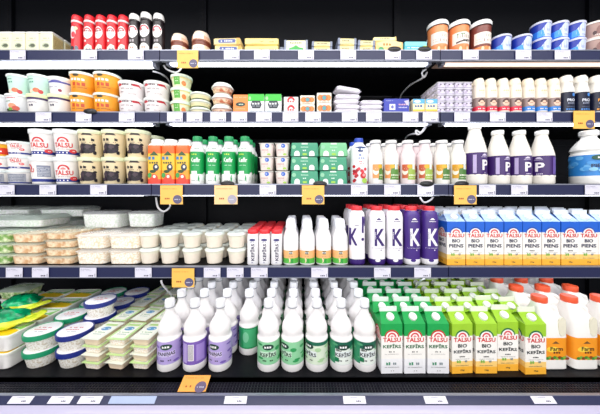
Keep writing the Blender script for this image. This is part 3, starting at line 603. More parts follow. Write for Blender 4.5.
for i, p in enumerate((540, 557, 574)):
    for k in (0, 1): BU.put(wx(p, 1.05)+.003, 1.052, Z1+.070*k, f'blue and white yogurt cup, {("left","middle","right")[i]} stack, {("bottom","top")[k]} one', 'yogurt cup', 'blue cups', rot=.05*k)
for k in (0, 1): BW.put(wx(592, 1.05)+.002, 1.052, Z1+.070*k, f'brown and white yogurt cup, {("bottom","top")[k]} one, right end', 'yogurt cup', 'brown cups')

# ================================================================== SECOND SHELF
YC = Y2+.043
ML.put(wx(.5, YC), YC, Z2, 'white yogurt tub with berry print at the left edge', 'yogurt tub', 'berry tubs')
ML.put(wx(20.6, YC), YC, Z2, 'white yogurt tub with berry print, second from left edge', 'yogurt tub', 'berry tubs')
MT.put(wx(20.5, YC), YC+.004, Z2+.084, 'mint green yogurt tub stacked above the berry tub, left one', 'yogurt tub', 'mint tubs')
PU.put(wx(41.2, YC), YC, Z2, 'white tub with purple band and lime rim, left', 'cream cheese tub', 'purple band tubs')
MT.put(wx(41, YC), YC+.004, Z2+.084, 'mint green yogurt tub on the purple band tub, right one', 'yogurt tub', 'mint tubs')
PU.put(wx(61.6, YC), YC, Z2, 'white tub with purple band and lime rim, right', 'cream cheese tub', 'purple band tubs')
PW.put(wx(61.5, YC), YC+.003, Z2+.084, 'white tub with blue band stacked beside the upper orange tub', 'cream cheese tub', 'purple band tubs')
grid(CB, 'orange dessert tub', 'dessert tub', 'orange tubs', [wx(84.2, YC+.003), wx(107.5, YC+.003)], Y2, Z2, stack=2, dz=.088, r=.048, rot=.3)
grid(CB, 'orange dessert tub behind', 'dessert tub', 'orange tubs', [wx(84.2, YC)], Y2+.11, Z2, stack=2, dz=.088, r=.048)
grid(RW, 'white curd tub with red ribbon print', 'curd tub', 'red ribbon tubs', [wx(132, YC+.005), wx(157, YC+.005)], Y2, Z2, stack=2, dz=.070, r=.052, rot=.2)
grid(GT, 'pale yogurt tub with green square', 'yogurt tub', 'green square tubs', [wx(181.5, YC)], Y2, Z2, stack=3, dz=.0558, r=.044)
grid(FB, 'flat clear bowl with green lid', 'salad bowl', 'flat bowls', [wx(200.6, YC)-.0], Y2, Z2, stack=3, dz=.0322, r=.045)
grid(SB, 'round clear salad bowl', 'salad bowl', 'salad bowls', [wx(222.5, YC+.008)], Y2+.006, Z2, stack=3, dz=.046, r=.0465)
ob = one('curd_snack_box', card(.062, .05, .078, 'f2914a', [('w', 0, .066, .05, .003, 'f8c8a0'), ('d', 0, .037, .02, .009, '1c3c30'), ('w', 0, .037, .026, .005, 'd8e8d8'), ('w', 0, .018, .04, .003, 'f8c8a0')])); ob.put(wx(240.4, Y2), Y2+.026, Z2, 'orange card box with dark oval logo', 'box')
gb = one('cheese_box', card(.067, .05, .077, 'eef0f2', [('r', -.0335, .050, .0335, .076, '44c848'), ('p', [(-.016, .020), (.016, .020), (.023, .036), (.016, .052), (-.016, .052), (-.023, .036)], '3a4048'), ('w', 0, .040, .034, .008, 'd8dce0'), ('w', 0, .030, .03, .004, 'a0a8b0'), ('d', -.026, .062, .005, .008, 'a8e8a0'), ('w', 0, .010, .05, .004, 'a8b8b8')], '3fc044'))
grid(gb, 'green and white cheese box with dark badge', 'box', 'green cheese boxes', [wx(256, Y2), wx(273, Y2)+.001], Y2, Z2, r=.026)
rw = one('cheese_box', card(.060, .05, .034, 'f4f0ee', [('a', 0, .018, .008, .016, 'd8303c'), ('w', 0, .014, .03, .007, 'e04850'), ('w', 0, .005, .03, .002, 'd8a0a0')]))
for k in (0, 1): rw.put(wx(291, Y2), Y2+.026, Z2+k*.0345, 'white cheese box with red arch, '+('bottom', 'top')[k]+' one', 'box', 'red arch boxes')
def ornate(h): return one('cheese_box', card(.060, .05, h, 'efe8da', [('d', -.016, h*.5, .012, h*.3, 'e08a48'), ('d', .016, h*.5, .012, h*.3, 'e08a48'), ('d', 0, h*.5, .014, h*.3, 'c86a38'), ('d', 0, h*.5, .008, h*.22, '5aa0a8'), ('w', 0, h*.1, .04, .003, 'b09070')]))
o1 = ornate(.037); o2 = ornate(.0425)
for k in (0, 1): o1.put(wx(307.5, Y2), Y2+.026, Z2+k*.0375, 'cream box with ornate orange print, lower stack, '+('bottom', 'top')[k]+' one', 'box', 'ornate boxes'); o2.put(wx(324.3, Y2), Y2+.026, Z2+k*.043, 'cream box with ornate orange print, taller stack, '+('bottom', 'top')[k]+' one', 'box', 'ornate boxes')
def flatpack(w, h):
    m = MB(); n = 12
    m.loft([(0, w/2-.006, .028), (h*.2, w/2, .032), (h*.75, w/2-.001, .031), (h, w/2-.008, .026)], 'ece8f0', ('rr', .008)); m.box(-w/2-.003, w/2+.003, -.033, .033, h*.38, h*.45, 'd8d4e4'); m.decal([('w', -.01, h*.68, w*.5, .003, 'b8a8c0')], flat(.032)); return one('cheese_pack', m)
f1 = flatpack(.102, .0195); f2 = flatpack(.092, .0185)
for k in range(4): f1.put(wx(347.5+(0, .6, -.5, .4)[k], Y2), Y2+.036, Z2+k*.0208, 'flat white wrapped pack in the taller stack, '+stkname(k, 5), 'cheese', 'white wrapped packs', rot=(0, .03, -.04, .03)[k])
f1.put(wx(348, Y2), Y2+.036, Z2+.0925, 'flat white wrapped pack tilted on the taller stack', 'cheese', 'white wrapped packs', rot=.1, tilt=(0, .13))
for k in range(3): f2.put(wx(372, Y2), Y2+.036, Z2+k*.0193, 'flat white wrapped pack in the lower stack, '+stkname(k, 3), 'cheese', 'white wrapped packs', rot=(0, -.03, .02)[k])
bl = one('cheese_box', card(.104, .06, .061, '3c46b0', [('r', -.03, .014, -.006, .038, 'eef0f8'), ('d', -.018, .026, .006, .007, '6a70b8'), ('w', .026, .036, .036, .006, 'd8a8b8'), ('w', .026, .024, .036, .005, 'c8c8e8'), ('p', [(.03, .05), (.050, .056), (.050, .03), (.04, .036)], 'c8c4dc'), ('w', -.03, .052, .03, .003, 'a8b0e8')])); bl.put(wx(396.8, Y2), Y2+.031, Z2, 'blue violet cheese box with small white square', 'box')
yb = one('cheese_pack', card(.048, .03, .060, 'f6ecc0', [('r', -.024, .040, .024, .059, '5aaee0'), ('r', -.024, .001, .024, .016, 'f6c648'), ('w', .0, .030, .034, .008, '3a5aa0'), ('d', -.006, .049, .014, .006, 'e8ecec')]))
grid(yb, 'blue and yellow cheese pack', 'cheese', 'blue and yellow packs', [wx(418.7, Y2), wx(431.6, Y2)], Y2, Z2, rows=3, dy=.034, r=.016, jit=.015)
orp = one('cheese_pack', card(.05, .03, .022, 'f0b890', [('w', 0, .011, .03, .004, 'c87a50')])); orp.put(wx(429, 1.10), 1.10, Z2+.061, 'pale orange pack lying on the blue and yellow packs', 'cheese')
def creamer():
    m = MB(); m.box(-.0168, .0168, -.017, .017, 0, .0225, 'd6d0e2', .004); m.box(-.0185, .0185, -.018, .018, .0225, .0255, 'f4f2f8', .001)
    m.decal([('w', .004, .015, .024, .006, '3a3448'), ('d', -.010, .010, .005, .004, 'b8a8c8')], flat(.017)); return one('coffee_creamer', m)
cr = creamer()
grid(cr, 'tiny white coffee creamer', 'creamer', 'coffee creamers', [wx(442.3+8.75*i, Y2) for i in range(4)], Y2, Z2, rows=4, dy=.038, r=.019, stack=5, dz=.0262, jit=.02)
def drinkyog(band):
    m, c = bottle(.148, .0225, .100, .120, .019, .026, .020, 'f6ecdc', 'f8eed8', [(.012, .030, band), (.030, .066, '9a8480')], n=3, ry=.0205, caps=[(.0205, .121), (.0215, .124), (.0205, .138), (.016, .148), (.006, .149)])
    def mp(u, v, e): return slab(.0225, .0205, 3)(u, v, e)
    m.decal([('d', 0, .047, .0145, .015, 'f0c8b0'), ('a', 0, .047, .008, .015, '4a3030'), ('w', 0, .044, .012, .003, '8a3a3a'), ('w', 0, .020, .03, .005, 'f8e8e8'), ('w', 0, .095, .024, .006, 'f0d0a0'), ('w', 0, .084, .016, .003, 'e8d8c0')], mp); return [('bottle_body', m), ('cap', c)]
DR = Proto('yogurt_drink', drinkyog('e02848')); DBl = Proto('yogurt_drink', drinkyog('2f84d8'))
xs = [wx(p, 1.035) for p in (478.3, 490, 502, 514)]
grid(DR, 'small cream yogurt bottle, red band', 'yogurt drink', 'small yogurt bottles', xs, 1.012, Z2, rows=2, dy=.05, r=.022)
xs = [wx(p, 1.035) for p in (527, 539.5, 552.3)]
grid(DBl, 'small cream yogurt bottle, blue band', 'yogurt drink', 'small yogurt bottles', xs, 1.012, Z2, rows=2, dy=.05, r=.022)
def pro(k):
    m, c = bottle(.162, .0255, .098, .122, .020, .028, .022, 'f2efe8', 'f8f4ea', [(.010, .090, '141a34')], n=3, ry=.023, caps=[(.0225, .132), (.0235, .135), (.0225, .152), (.017, .162), (.006, .163)])
    m.decal([('t', 'PRO', 0, .056, .030, .012, 'e4e8f4' if k == '4a8ad8' else 'f0a030'), ('w', 0, .043, .026, .004, 'a8b0c8'), ('d', .010, .078, .006, .007, k), ('w', 0, .018, .036, .006, k), ('w', 0, .028, .03, .002, '6a7490')], slab(.0255, .023, 3)); return [('bottle_body', m), ('cap', c)]
PB = Proto('protein_drink', pro('4a8ad8')); PO = Proto('protein_drink', pro('f0a030'))
for i, p in enumerate((565.3, 580)): PB.put(wx(p, 1.037), 1.037, Z2, f'dark navy protein drink bottle with blue print, {("left","right")[i]} one', 'protein drink', 'protein drinks'); PB.put(wx(p, 1.037)-.002, 1.095, Z2, f'dark navy protein drink behind the {("left","right")[i]} blue print one', 'protein drink', 'protein drinks')
PO.put(wx(595.5, 1.037), 1.037, Z2, 'dark protein drink bottle with orange print', 'protein drink', 'protein drinks'); PO.put(wx(610, 1.037), 1.037, Z2, 'dark orange print bottle cut by the right edge', 'protein drink', 'protein drinks')

# ================================================================== THIRD SHELF
YC = Y3+.046
def v3(i, j, k): return (TY, 'yellow and red tub') if (i == 0 and k == 2) else ((TSB if (k == 0) else TS), 'small white tub with clear lid')
grid(TS, '', 'sour cream tub', 'small tubs at left edge', [wx(1, Y3+.04)-.005, wx(22.5, Y3+.04)-.005], Y3, Z3, rows=2, dy=.084, stack=3, dz=.0568, r=.041, variants=v3, rot=.35)
def v3b(i, j, k): return (TTB if (i, k) == (0, 0) else TT, 'tall white tub with red lettering')
grid(TT, '', 'sour cream tub', 'tall red lettering tubs', [wx(44.3, YC), wx(67.8, YC)], Y3, Z3, rows=2, dy=.1, stack=2, dz=.1095, r=.047, variants=v3b, jit=.1, rot=.3)
grid(BB, 'beige tub with dark berries', 'yogurt tub', 'beige berry tubs', [wx(91.8, YC), wx(115, YC), wx(138.2, YC)], Y3, Z3, rows=2, dy=.1, stack=2, dz=.1085, r=.0465, jit=.1, rot=.28)
def juice():
    m = MB(); w = .026; m.loft([(0, w, w), (.02, w, w), (.055, w, w), (.12, w, w), (.152, w, w), (.160, w*.8, w*.8)], ['e8402c', 'f2a030', 'f6c43c', 'ee6a28', 'f6f4f0'], ('rr', .006))
    m.decal([('p', [(-.018, .112), (0, .13), (.018, .112)], '3c5a34'), ('w', 0, .102, .044, .012, '3a7ab0'), ('w', 0, .084, .036, .007, '3c4a30'), ('d', .008, .066, .012, .014, '2c3a4c'), ('d', .009, .068, .005, .006, 'f0e8d8'), ('d', 0, .022, .016, .018, 'e84430'), ('d', -.016, .035, .008, .010, '3f9a44'), ('d', -.004, .05, .012, .006, '2c4a24'), ('d', .002, .03, .006, .006, 'f8f0e0')], flat(w))
    c = MB(); c.rnd([(.0225, .158), (.0235, .160), (.0235, .174), (.021, .177), (.01, .1775)], 'f8f8f8', 18); return [('carton_body', m), ('screw_cap', c)]
JU = Proto('yogurt_drink_carton', juice())
grid(JU, 'orange and yellow drink carton', 'drink carton', 'orange drink cartons', [wx(p, Y3) for p in (154.2, 168, 181.8)], Y3, Z3, rows=2, dy=.058, r=.026)
def gk():
    m, c = bottle(.190, .0275, .132, .163, .017, .020, .0185, 'f4f6f4', '1f9a5a', [(.040, .128, '15a052')], n=2.4)
    ops = [('r', -.085, .028, .085, .0401, '15a052')]+[('d', -.07+i*.018, .036-.006*(i % 3), .011, .012+.004*(i % 2), '15a052' if i % 2 else 'f4f6f4') for i in range(9)]+[('t', 'Kefir', 0, .095, .038, .018, 'f4fbf4'), ('w', -.004, .117, .022, .006, 'b8e04c'), ('w', 0, .074, .026, .003, 'c8f0d8'), ('r', -.016, .02, .006, .052, 'eef2f0'), ('w', 0, .015, .03, .003, 'a8b8b0'), ('w', 0, .140, .03, .004, '7a9a88')]
    m.decal(ops, cyl(.0275)); return [('bottle_body', m), ('screw_cap', c)]
GK = Proto('kefir_bottle', gk())
grid(GK, 'green plastic kefir bottle', 'kefir bottle', 'green kefir bottles', [wx(p, .983) for p in (197.6, 213.4, 229.2, 245.2)], Y3, Z3, rows=3, dy=.062, r=.028, jit=.2)
def cup():
    m = MB(); m.loft([(0, .022, .022), (.003, .0235, .0235), (.048, .0275, .0275)], 'efe2dc', ('se', 4), 24); m.box(-.029, .029, -.029, .029, .048, .0505, 'f2f2ec', .001)
    m.decal([('d', .004, .040, .0085, .0078, '2f6ad0'), ('w', .004, .040, .010, .003, 'ffffff'), ('w', -.004, .024, .026, .004, 'c89a98'), ('w', 0, .016, .02, .002, 'b8a8a0'), ('d', .010, .007, .007, .004, 'a8d058')], lambda u, v, e: (u, -(.0235+(.004)*(v-.003)/.045)-e, v)); return one('yogurt_cup', m)
CU = cup()
grid(CU, 'small pale pink square yogurt cup', 'yogurt cup', 'pale pink cups', [wx(p, Y3) for p in (266, 282)], Y3, Z3, rows=2, dy=.062, stack=3, dz=.0552, r=.030)
def sleeve(k):
    m = MB(); m.loft([(0, .054, .026), (.004, .055, .027), (.046, .052, .025), (.053, .050, .023)], k, ('rr', .004))
    ops = [('d', -.030, .012, .0105, .018, 'eef2f0'), ('d', .028, .012, .0105, .018, 'eef2f0'), ('r', -.041, -.0, -.0195, .011, 'eef2f0'), ('r', .0175, -.0, .0385, .011, 'eef2f0'), ('r', -.012, .046, .012, .052, 'd8ecdc'), ('w', 0, .036, .03, .004, 'b8e0c8'), ('w', 0, .023, .014, .005, 'd8f0e0'), ('r', -.008, .004, .008, .012, '9ccc4c'), ('d', -.042, .036, .008, .008, '8cc8a4')]
    m.decal([o for o in ops if not (o[0] == 'd' and o[2] == .012)]+[('a', -.030, .011, 0, .0105, 'eef2f0'), ('a', .028, .011, 0, .0105, 'eef2f0')], lambda u, v, e: (u, -.027+max(0, v-.004)*.0475-e-.0002, max(v, .001))); return one('pudding_twin_pack', m)
SG = sleeve('3f9a78'); SG2 = sleeve('78c490')
def vs(i, j, k): return (SG2 if (i == 1 and k == 2) else SG, 'pale green twin pack' if (i == 1 and k == 2) else 'green twin pack with white windows')
grid(SG, '', 'twin pack', 'green twin packs', [wx(304.5, Y3), wx(333.5, Y3)], Y3, Z3, rows=2, dy=.06, stack=3, dz=.0545, r=.027, variants=vs)
def cherry():
    m, c = bottle(.184, .035, .140, .168, .017, .016, .018, 'f4f4f8', '2a4ec0', n=2.2)
    ops = [('d', 0, .137, .03, .011, '1c3c78'), ('w', 0, .137, .036, .008, 'e4ecf8'), ('w', 0, .115, .04, .010, '8a9cc8'), ('w', 0, .102, .036, .007, '9aaad0'), ('w', 0, .088, .022, .004, 'c8484c'), ('w', 0, .081, .03, .003, 'c87878')]
    for i in range(16):
        rr = random.Random(i+3); ops.append(('d', rr.uniform(-.034, .0)if i < 11 else rr.uniform(.0, .036), rr.uniform(.006, .072), .0065, .0062, rr.choice(('c81e2c', 'e03844', 'a81424'))))
    ops += [('d', .010, .034, .012, .012, 'c81e2c'), ('d', .012, .036, .006, .006, 'f0a0a0'), ('d', .016, .014, .012, .010, 'a8d058')]
    m.decal(ops, cyl(.035)); return [('bottle_body', m), ('screw_cap', c)]
CHB = Proto('yogurt_bottle', cherry()); CHB.put(wx(358.6, .99), .99, Z3, 'white yogurt bottle with blue cap and cherry print', 'yogurt bottle', 'cherry bottles'); CHB.put(wx(354, 1.06), 1.068, Z3, 'white blue cap bottle behind the cherry print bottle', 'yogurt bottle', 'cherry bottles')
def fruit(a, b, body):
    m, c = bottle(.175, .0285, .110, .146, .019, .011, .0215, body, 'f8f6f4', n=2)
    ops = [('r', -.012, .018, .034, .078, b), ('r', -.034, .024, -.010, .078, a), ('d', -.022, .05, .011, .013, 'f6f0e0'), ('d', -.020, .062, .012, .011, a), ('d', -.004, .070, .010, .008, ('e8b030' if a != '6a9a40' else '88c050')), ('r', .006, .058, .018, .078, 'f0f4f8'), ('w', .010, .036, .036, .005, 'f0f4e0'), ('w', .010, .026, .03, .003, 'd8e4c0'), ('d', .028, .068, .008, .010, a)]
    m.decal(ops, cyl(.0285)); return [('bottle_body', m), ('lid', c)]
FG, FP, FY = Proto('yogurt_bottle', fruit('e89a5a', '5a8c3c', 'f4f0ec')), Proto('yogurt_bottle', fruit('c8603c', '9cb850', 'f6e6e8')), Proto('yogurt_bottle', fruit('d8a02c', '4c7c38', 'f4f2ec'))
KN = ['white fruit yogurt bottle with green label', 'pinkish fruit yogurt bottle with peach label', 'white fruit yogurt bottle with yellow fruit label']
FR = [FG, FP, FY]
xs = [wx(p, .985) for p in (375.3, 391, 407.5, 424.5, 441.5, 457.6)]
for i, x in enumerate(xs):
    for j in range(3):
        FR[i//2].put(x+.001*j, .985+.063*j, Z3, KN[i//2]+', '+('left', 'right')[i % 2]+' column, '+rowname(j, 3), 'yogurt bottle', 'fruit yogurt bottles', rot=(.55 if i == 0 else random.uniform(-.1, .15)))
def pbottle(H, R):
    s = H/.215; m = MB()
    m.rnd([(R*.9, 0), (R, .006), (R, .032*s), (R, .112*s), (R*.97, .122*s), (R*.8, .150*s), (R*.55, .182*s), (R*.47, .196*s), (R*.45, H-.016)], ['f2ede4', 'f2ede4', '3c1f66', 'f2ede4', 'f2ede4', 'f2ede4', 'f2ede4', 'f2ede4'], 24)
    m.decal([('t', 'P', .004, .068*s, .028, .036*s, 'f6f2f4'), ('w', .0, .096*s, .028, .003, 'c8bce0'), ('p', [(-.012, .100*s), (.012, .100*s), (.004, .107*s), (-.004, .107*s)], 'd8d0e8'), ('r', -.042, .040*s, -.030, .104*s, 'b8a8d4'), ('w', .004, .041*s, .02, .004, 'd8d0e8'), ('r', .045, .040*s, .065, .104*s, '6a50a0')]+[('d', -.09+i*.022, .032*s, .012, .004, 'f2ede4') for i in range(9)], cyl(R))
    c = MB(); c.rnd([(R*.52, H-.017), (R*.54, H-.015), (R*.54, H-.003), (R*.5, H), (R*.2, H)], 'f8f6f2', 18); return [('bottle_body', m), ('lid', c)]
PX = Proto('milk_bottle', pbottle(.218, .0395)); PXL = Proto('milk_bottle', pbottle(.241, .0425))
PXL.put(wx(474.5, 1.0), 1.0, Z3, 'largest white milk bottle with purple P label, leftmost', 'milk bottle', 'purple label milk bottles', rot=.25)
for i, (p, r_) in enumerate(((496.5, .25), (519, .0), (541.5, -1.0))): PX.put(wx(p, 1.0)+.004*(i == 0), 1.0, Z3, ('milk bottle with purple P label, left of the three equal ones', 'milk bottle with purple P label, middle of the three equal ones', 'milk bottle with purple label turned right, last of its row')[i], 'milk bottle', 'purple label milk bottles', rot=r_)
def bluejug():
    m = MB(); R = .056
    m.rnd([(R*.93, 0), (R, .006), (R, .034), (R, .118), (R*.98, .124), (R*.9, .130), (R*.99, .140), (R*.9, .155), (R*.6, .178), (R*.42, .190), (R*.42, .205)], ['f4f4f2', 'f4f4f2', '2f86d4']+['f4f4f2']*7, 26)
    ops = logo(.014, .106, .02, '14503c')+[('t', 'PIENS', .018, .074, .05, .014, '1c2c50')]
    for i in range(30): rr = random.Random(i+50); ops.insert(0, ('d', rr.uniform(-.15, .15), rr.uniform(.042, .11), .012, .008, rr.choice(('6ab4ec', '4a9ce0', '8ac8f0'))))
    m.decal(ops[:28]+ops[28:], cyl(R)); c = MB(); c.rnd([(R*.5, .200), (R*.52, .202), (R*.52, .218), (R*.45, .221)], 'f6f6f4', 20); return [('bottle_body', m), ('screw_cap', c)]
BJ = Proto('milk_bottle', bluejug()); BJ.put(wx(588.5, 1.012), 1.012, Z3, 'big white milk jug with blue label at right edge', 'milk bottle', 'blue label milk jugs', rot=-.62)
BJ.put(wx(588.5, 1.012)+.118, 1.012, Z3, 'big blue label milk jug cut by the right edge', 'milk bottle', 'blue label milk jugs', rot=.2)

# ================================================================== FOURTH SHELF
def tray(w, d, h, food, lid='clear', fill=.75):
    b = MB(); b.loft([(0, w/2-.010, d/2-.010), (.003, w/2-.006, d/2-.006), (h*fill, w/2-.002, d/2-.002)], food, ('rr', .016))
    l = MB(); l.loft([(h*fill, w/2+.002, d/2+.002), (h*fill+.003, w/2+.003, d/2+.003), (h*.97, w/2-.008, d/2-.008), (h, w/2-.012, d/2-.012)], lid, ('rr', .018), capb=False); return [('tray_body', b), ('lid', l)]
T1 = Proto('cookie_tray', tray(.116, .115, .042, 'cookie', 'clearg', .8)); T2 = Proto('cookie_tray', tray(.116, .115, .032, 'cookie', 'clearg', .8))
TG = Proto('cookie_tray', tray(.116, .115, .042, 'greens', 'clearg', .8))
grid(TG, 'clear tray of pale green food', 'food tray', 'left edge trays', [wx(-8, Y4)], Y4, Z4, rows=1, stack=3, dz=.043, r=.06)
grid(T1, 'clear tray of pale cookies', 'food tray', 'cookie trays', [wx(23, Y4)], Y4, Z4, rows=2, dy=.125, stack=3, dz=.043, r=.06)
grid(T2, 'shallow clear tray of pinkish cookies', 'food tray', 'cookie trays', [wx(55.5, Y4)+.002], Y4, Z4, rows=2, dy=.125, stack=4, dz=.033, r=.06)
CT1 = Proto('cottage_cheese_tray', tray(.120, .115, .0605, 'grain2', 'clearw', .8))
grid(CT1, 'square clear tub of cottage cheese', 'cottage cheese tub', 'square cottage cheese tubs', [wx(88.5, Y4), wx(121.5, Y4)], Y4, Z4, rows=2, dy=.125, stack=2, dz=.0615, r=.06)
BT = Proto('grated_cheese_tray', tray(.165, .12, .075, 'grate', 'clearw', .82))
BT2 = Proto('grated_cheese_tray', tray(.125, .10, .072, 'grate', 'clearw', .82))
BT.put(wx(109.5, 1.15), 1.15, Z4+.124, 'white tub of grated cheese on square tubs, left one', 'cheese tub', 'grated cheese tubs')
BT2.put(wx(147, 1.15), 1.15, Z4+.127, 'smaller white tub of grated cheese standing on dessert cups', 'cheese tub', 'grated cheese tubs')
BB2 = Proto('salad_tray', tray(.26, .15, .052, 'grate', 'clearg', .6)); BB3 = Proto('salad_tray', tray(.22, .13, .05, 'grate', 'clear', .7))
for k, (dx, nm) in enumerate(((0, 'bottom'), (.01, 'second'), (-.01, 'third'))):
    for i, p in enumerate((-5, 57)):
        BB2.put(wx(p, 1.28)+dx, 1.295, Z4+.0535*k, f'wide clear salad tray at the back, {("left","right")[i]} pile, {nm} layer', 'salad tray', 'back salad trays')
for i, p in enumerate((18, 70)): BB3.put(wx(p, 1.28), 1.29, Z4+.161, f'clear tray of white cheese topping the {("left","right")[i]} back pile', 'salad tray', 'back salad trays')
for k in range(1):
    BB2.put(wx(25, 1.14)+.02, 1.14+.005, Z4+.131, 'wide clear green tinted tray lying on the cookie trays', 'salad tray', 'back salad trays')
def dcup():
    b = MB(); b.rnd([(.024, 0), (.029, .003), (.034, .040), (.0365, .052)], ['f8ecdc', 'f9eedd', 'f8f4e0'], 20); l = MB(); l.rnd([(.0385, .050), (.039, .053), (.038, .056), (.033, .0615), (.001, .062)], ['f4f6ee', 'eef2ea', 'dfe8e2', 'dde6e2'], 20); return [('cup_body', b), ('lid', l)]
DC = Proto('dessert_cup', dcup())
xs = [wx(p, Y4+.038) for p in (150.3, 170.2, 192.5, 214.7, 237)]
grid(DC, 'round clear dessert cup', 'dessert cup', 'round dessert cups', xs, Y4, Z4, rows=4, dy=.083, stack=2, dz=.063, r=.039)
def skf():
    m = MB(); w = .0215; m.loft([(0, w*.9, w*.9), (.004, w, w), (.112, w, w), (.122, w*.92, w*.92)], 'f4f2f4', ('rr', .008)); m.decal([('tv', 'KEFĪRS', 0, .050, .066, .016, '2c2850'), ('d', 0, .098, .012, .005, '4a4880'), ('w', 0, .090, .016, .003, '6a6890'), ('w', 0, .010, .006, .004, '6a6890')], flat(w)); m.decal([('w', 0, .03, .03, .02, '8a88a8')], flat(0, 'r', w))
    c = MB(); c.loft([(.120, .0195, .0195), (.122, .0205, .0205), (.133, .0205, .0205), (.138, .018, .018)], 'e8303a', ('rr', .012)); return [('bottle_body', m), ('cap', c)]
SK = Proto('kefir_bottle', skf())
grid(SK, 'small square kefir bottle with red cap', 'kefir bottle', 'red cap kefir bottles', [wx(p, Y4) for p in (252.3, 264.3, 276.4)], Y4, Z4, rows=6, dy=.048, r=.022, jit=.02)
def ora():
    m, c = bottle(.165, .0310, .098, .146, .0200, .006, .0200, 'f4f3f4', 'f4f4f6', [(.006, .026, '58b848'), (.026, .056, 'f0b87a')], n=2.3)
    m.decal([('r', -.09, .050, .09, .056, 'e89a3c')]+logo(0, .048, .013)+[('w', 0, .034, .03, .003, 'c8786a'), ('d', -.02, .018, .02, .012, 'f0d8b8'), ('d', .012, .016, .014, .010, '2f9a3c'), ('d', .020, .034, .008, .007, 'b87a4c'), ('d', .03, .014, .014, .014, 'eef0e4')], cyl(.0305))
    c = MB(); c.loft([(.140, .0215, .0215), (.143, .0222, .0222), (.162, .020, .019, 0, .001), (.173, .018, .013, 0, .004), (.178, .015, .008, 0, .006)], 'eef0f6', ('se', 2.5), 18); return [('bottle_body', m), ('flip_cap', c)]
OR = Proto('yogurt_bottle', ora())
grid(OR, 'white yogurt bottle with orange green label', 'yogurt bottle', 'orange green label bottles', [wx(p, .987) for p in (291, 307.3, 323.3, 340.2)], Y4, Z4, rows=3, dy=.066, r=.031, jit=.1)
def kb(body, kc, low, bang=False):
    m = MB(); R = .032; m.loft([(0, R*.9, R*.9), (.006, R, R), (.022, R, R), (.10, R*.99, R*.99), (.185, R, R), (.205, R*.85, R*.85), (.212, .020, .020), (.216, .019, .019)], [low, low, body, body, body, body, body], ('se', 2.8), 24)
    if bang: ops = [('t', 'K', -.018, .11, .030, .068, kc), ('r', .014, .125, .022, .19, kc), ('d', .018, .10, .006, .006, kc), ('d', .026, .17, .004, .02, kc), ('w', -.004, .155, .02, .003, kc)]
    else: ops = [('t', 'K', .004, .108, .040, .068, kc), ('tv', 'KEFĪRS', -.0135, .115, .028, .004, body), ('w', 0, .170, .03, .003, kc), ('p', [(-.01, .176), (.01, .176), (.003, .183), (-.003, .183)], kc), ('w', .004, .058, .016, .004, kc), ('w', .0, .066, .05, .0015, kc), ('d', -.004, .018, .01, .006, body)]
    m.decal(ops, lambda u, v, e: slab(R, R, 2.8)(u, v, e)); 
    m.decal([('p', [(-.012, .19), (.016, .19), (.012, .14), (.0, .165)], kc), ('r', -.014, .06, .0, .12, kc)], lambda u, v, e: (R+e, u, v))
    c = MB(); c.rnd([(.0215, .210), (.0225, .212), (.0225, .226), (.021, .229), (.01, .2295)], ['f4f0f0', 'e83840', 'e83840', 'e83840'], 18); return [('bottle_body', m), ('screw_cap', c)]
KW, KWB, KP = Proto('kefir_bottle', kb('f4f2f6', '3a2070', '3a2070')), Proto('kefir_bottle', kb('f4f2f6', '3a2070', '3a2070', True)), Proto('kefir_bottle', kb('42267e', 'f4f2f6', 'f4f2f6'))
xs = [wx(p, .99) for p in (356.5, 376.5, 393.8, 410.8, 428.5)]
for i, x in enumerate(xs):
    for j in range(3):
        P_ = KWB if (i == 0) else KW if i < 3 else KP
        d = 'white bottle with purple exclamation mark and red cap' if i == 0 else ('white bottle with purple K and red cap, ' if i < 3 else 'purple bottle with white K and red cap, ')+('left', 'right')[(i-1) % 2]
        P_.put(x+.003*j, .99+.073*j, Z4, d+', '+rowname(j, 3), 'kefir bottle', 'big K bottles', rot=random.uniform(-.06, .06))
xs = [.611+.0742*i for i in range(9)]
grid(PC, 'blue roofed milk carton', 'milk carton', 'blue milk cartons', xs, Y4, Z4, rows=4, dy=.078, r=.0365, jit=.025)

# ================================================================== DECK
cols = [(-.469, PAN, 'p'), (-.378, PANB, 'p'), (-.2865, PAN, 'p'), (-.2, KEFG, 'g'), (-.113, KEF, 'k'), (-.027, KEFT, 'k'), (.060, KEFL, 'k'), (.148, KEFB, 'b'), (.232, KEFB, 'b')]
ND = ['lilac label bottle, leftmost column', 'lilac label bottle, second column', 'lilac label bottle, third column', 'dark green label kefir bottle, lone column', 'light green label kefir bottle, fifth column', 'light green label kefir bottle, sixth column',
      'pale label kefir bottle, seventh column', 'dark banded label kefir bottle, eighth column', 'dark banded label kefir bottle, rightmost column']
for i, (x, P_, t) in enumerate(cols):
    for j in range(6 if i != 3 else 5):
        y = .883+.0865*(j+(1 if i == 3 else 0)); q = P_
        if i == 1 and j > 0: q = PAN
        lab = ND[i]+', '+(rowname(j, 6) if i != 3 else ('nearest one' if j == 0 else ORD[j]+' one back'))
        q.put(x+(.0015*math.sin(j*2+i) if j else 0), y, Z5, lab, 'kefir bottle' if t != 'p' else 'buttermilk bottle', 'deck bottles', rot=(.18 if (i == 0) else -.3 if i == 2 else random.uniform(-.1, .1) if i > 2 else 0)+(random.uniform(-.6, .6) if j else 0))
xs = [.3140, .394, .474]
grid(KC, 'green roofed kefir carton', 'kefir carton', 'green kefir cartons', xs, Y5, Z5, rows=6, dy=.079, r=.0365, jit=.03)
xs = [.5545, .6395, .722, .804]
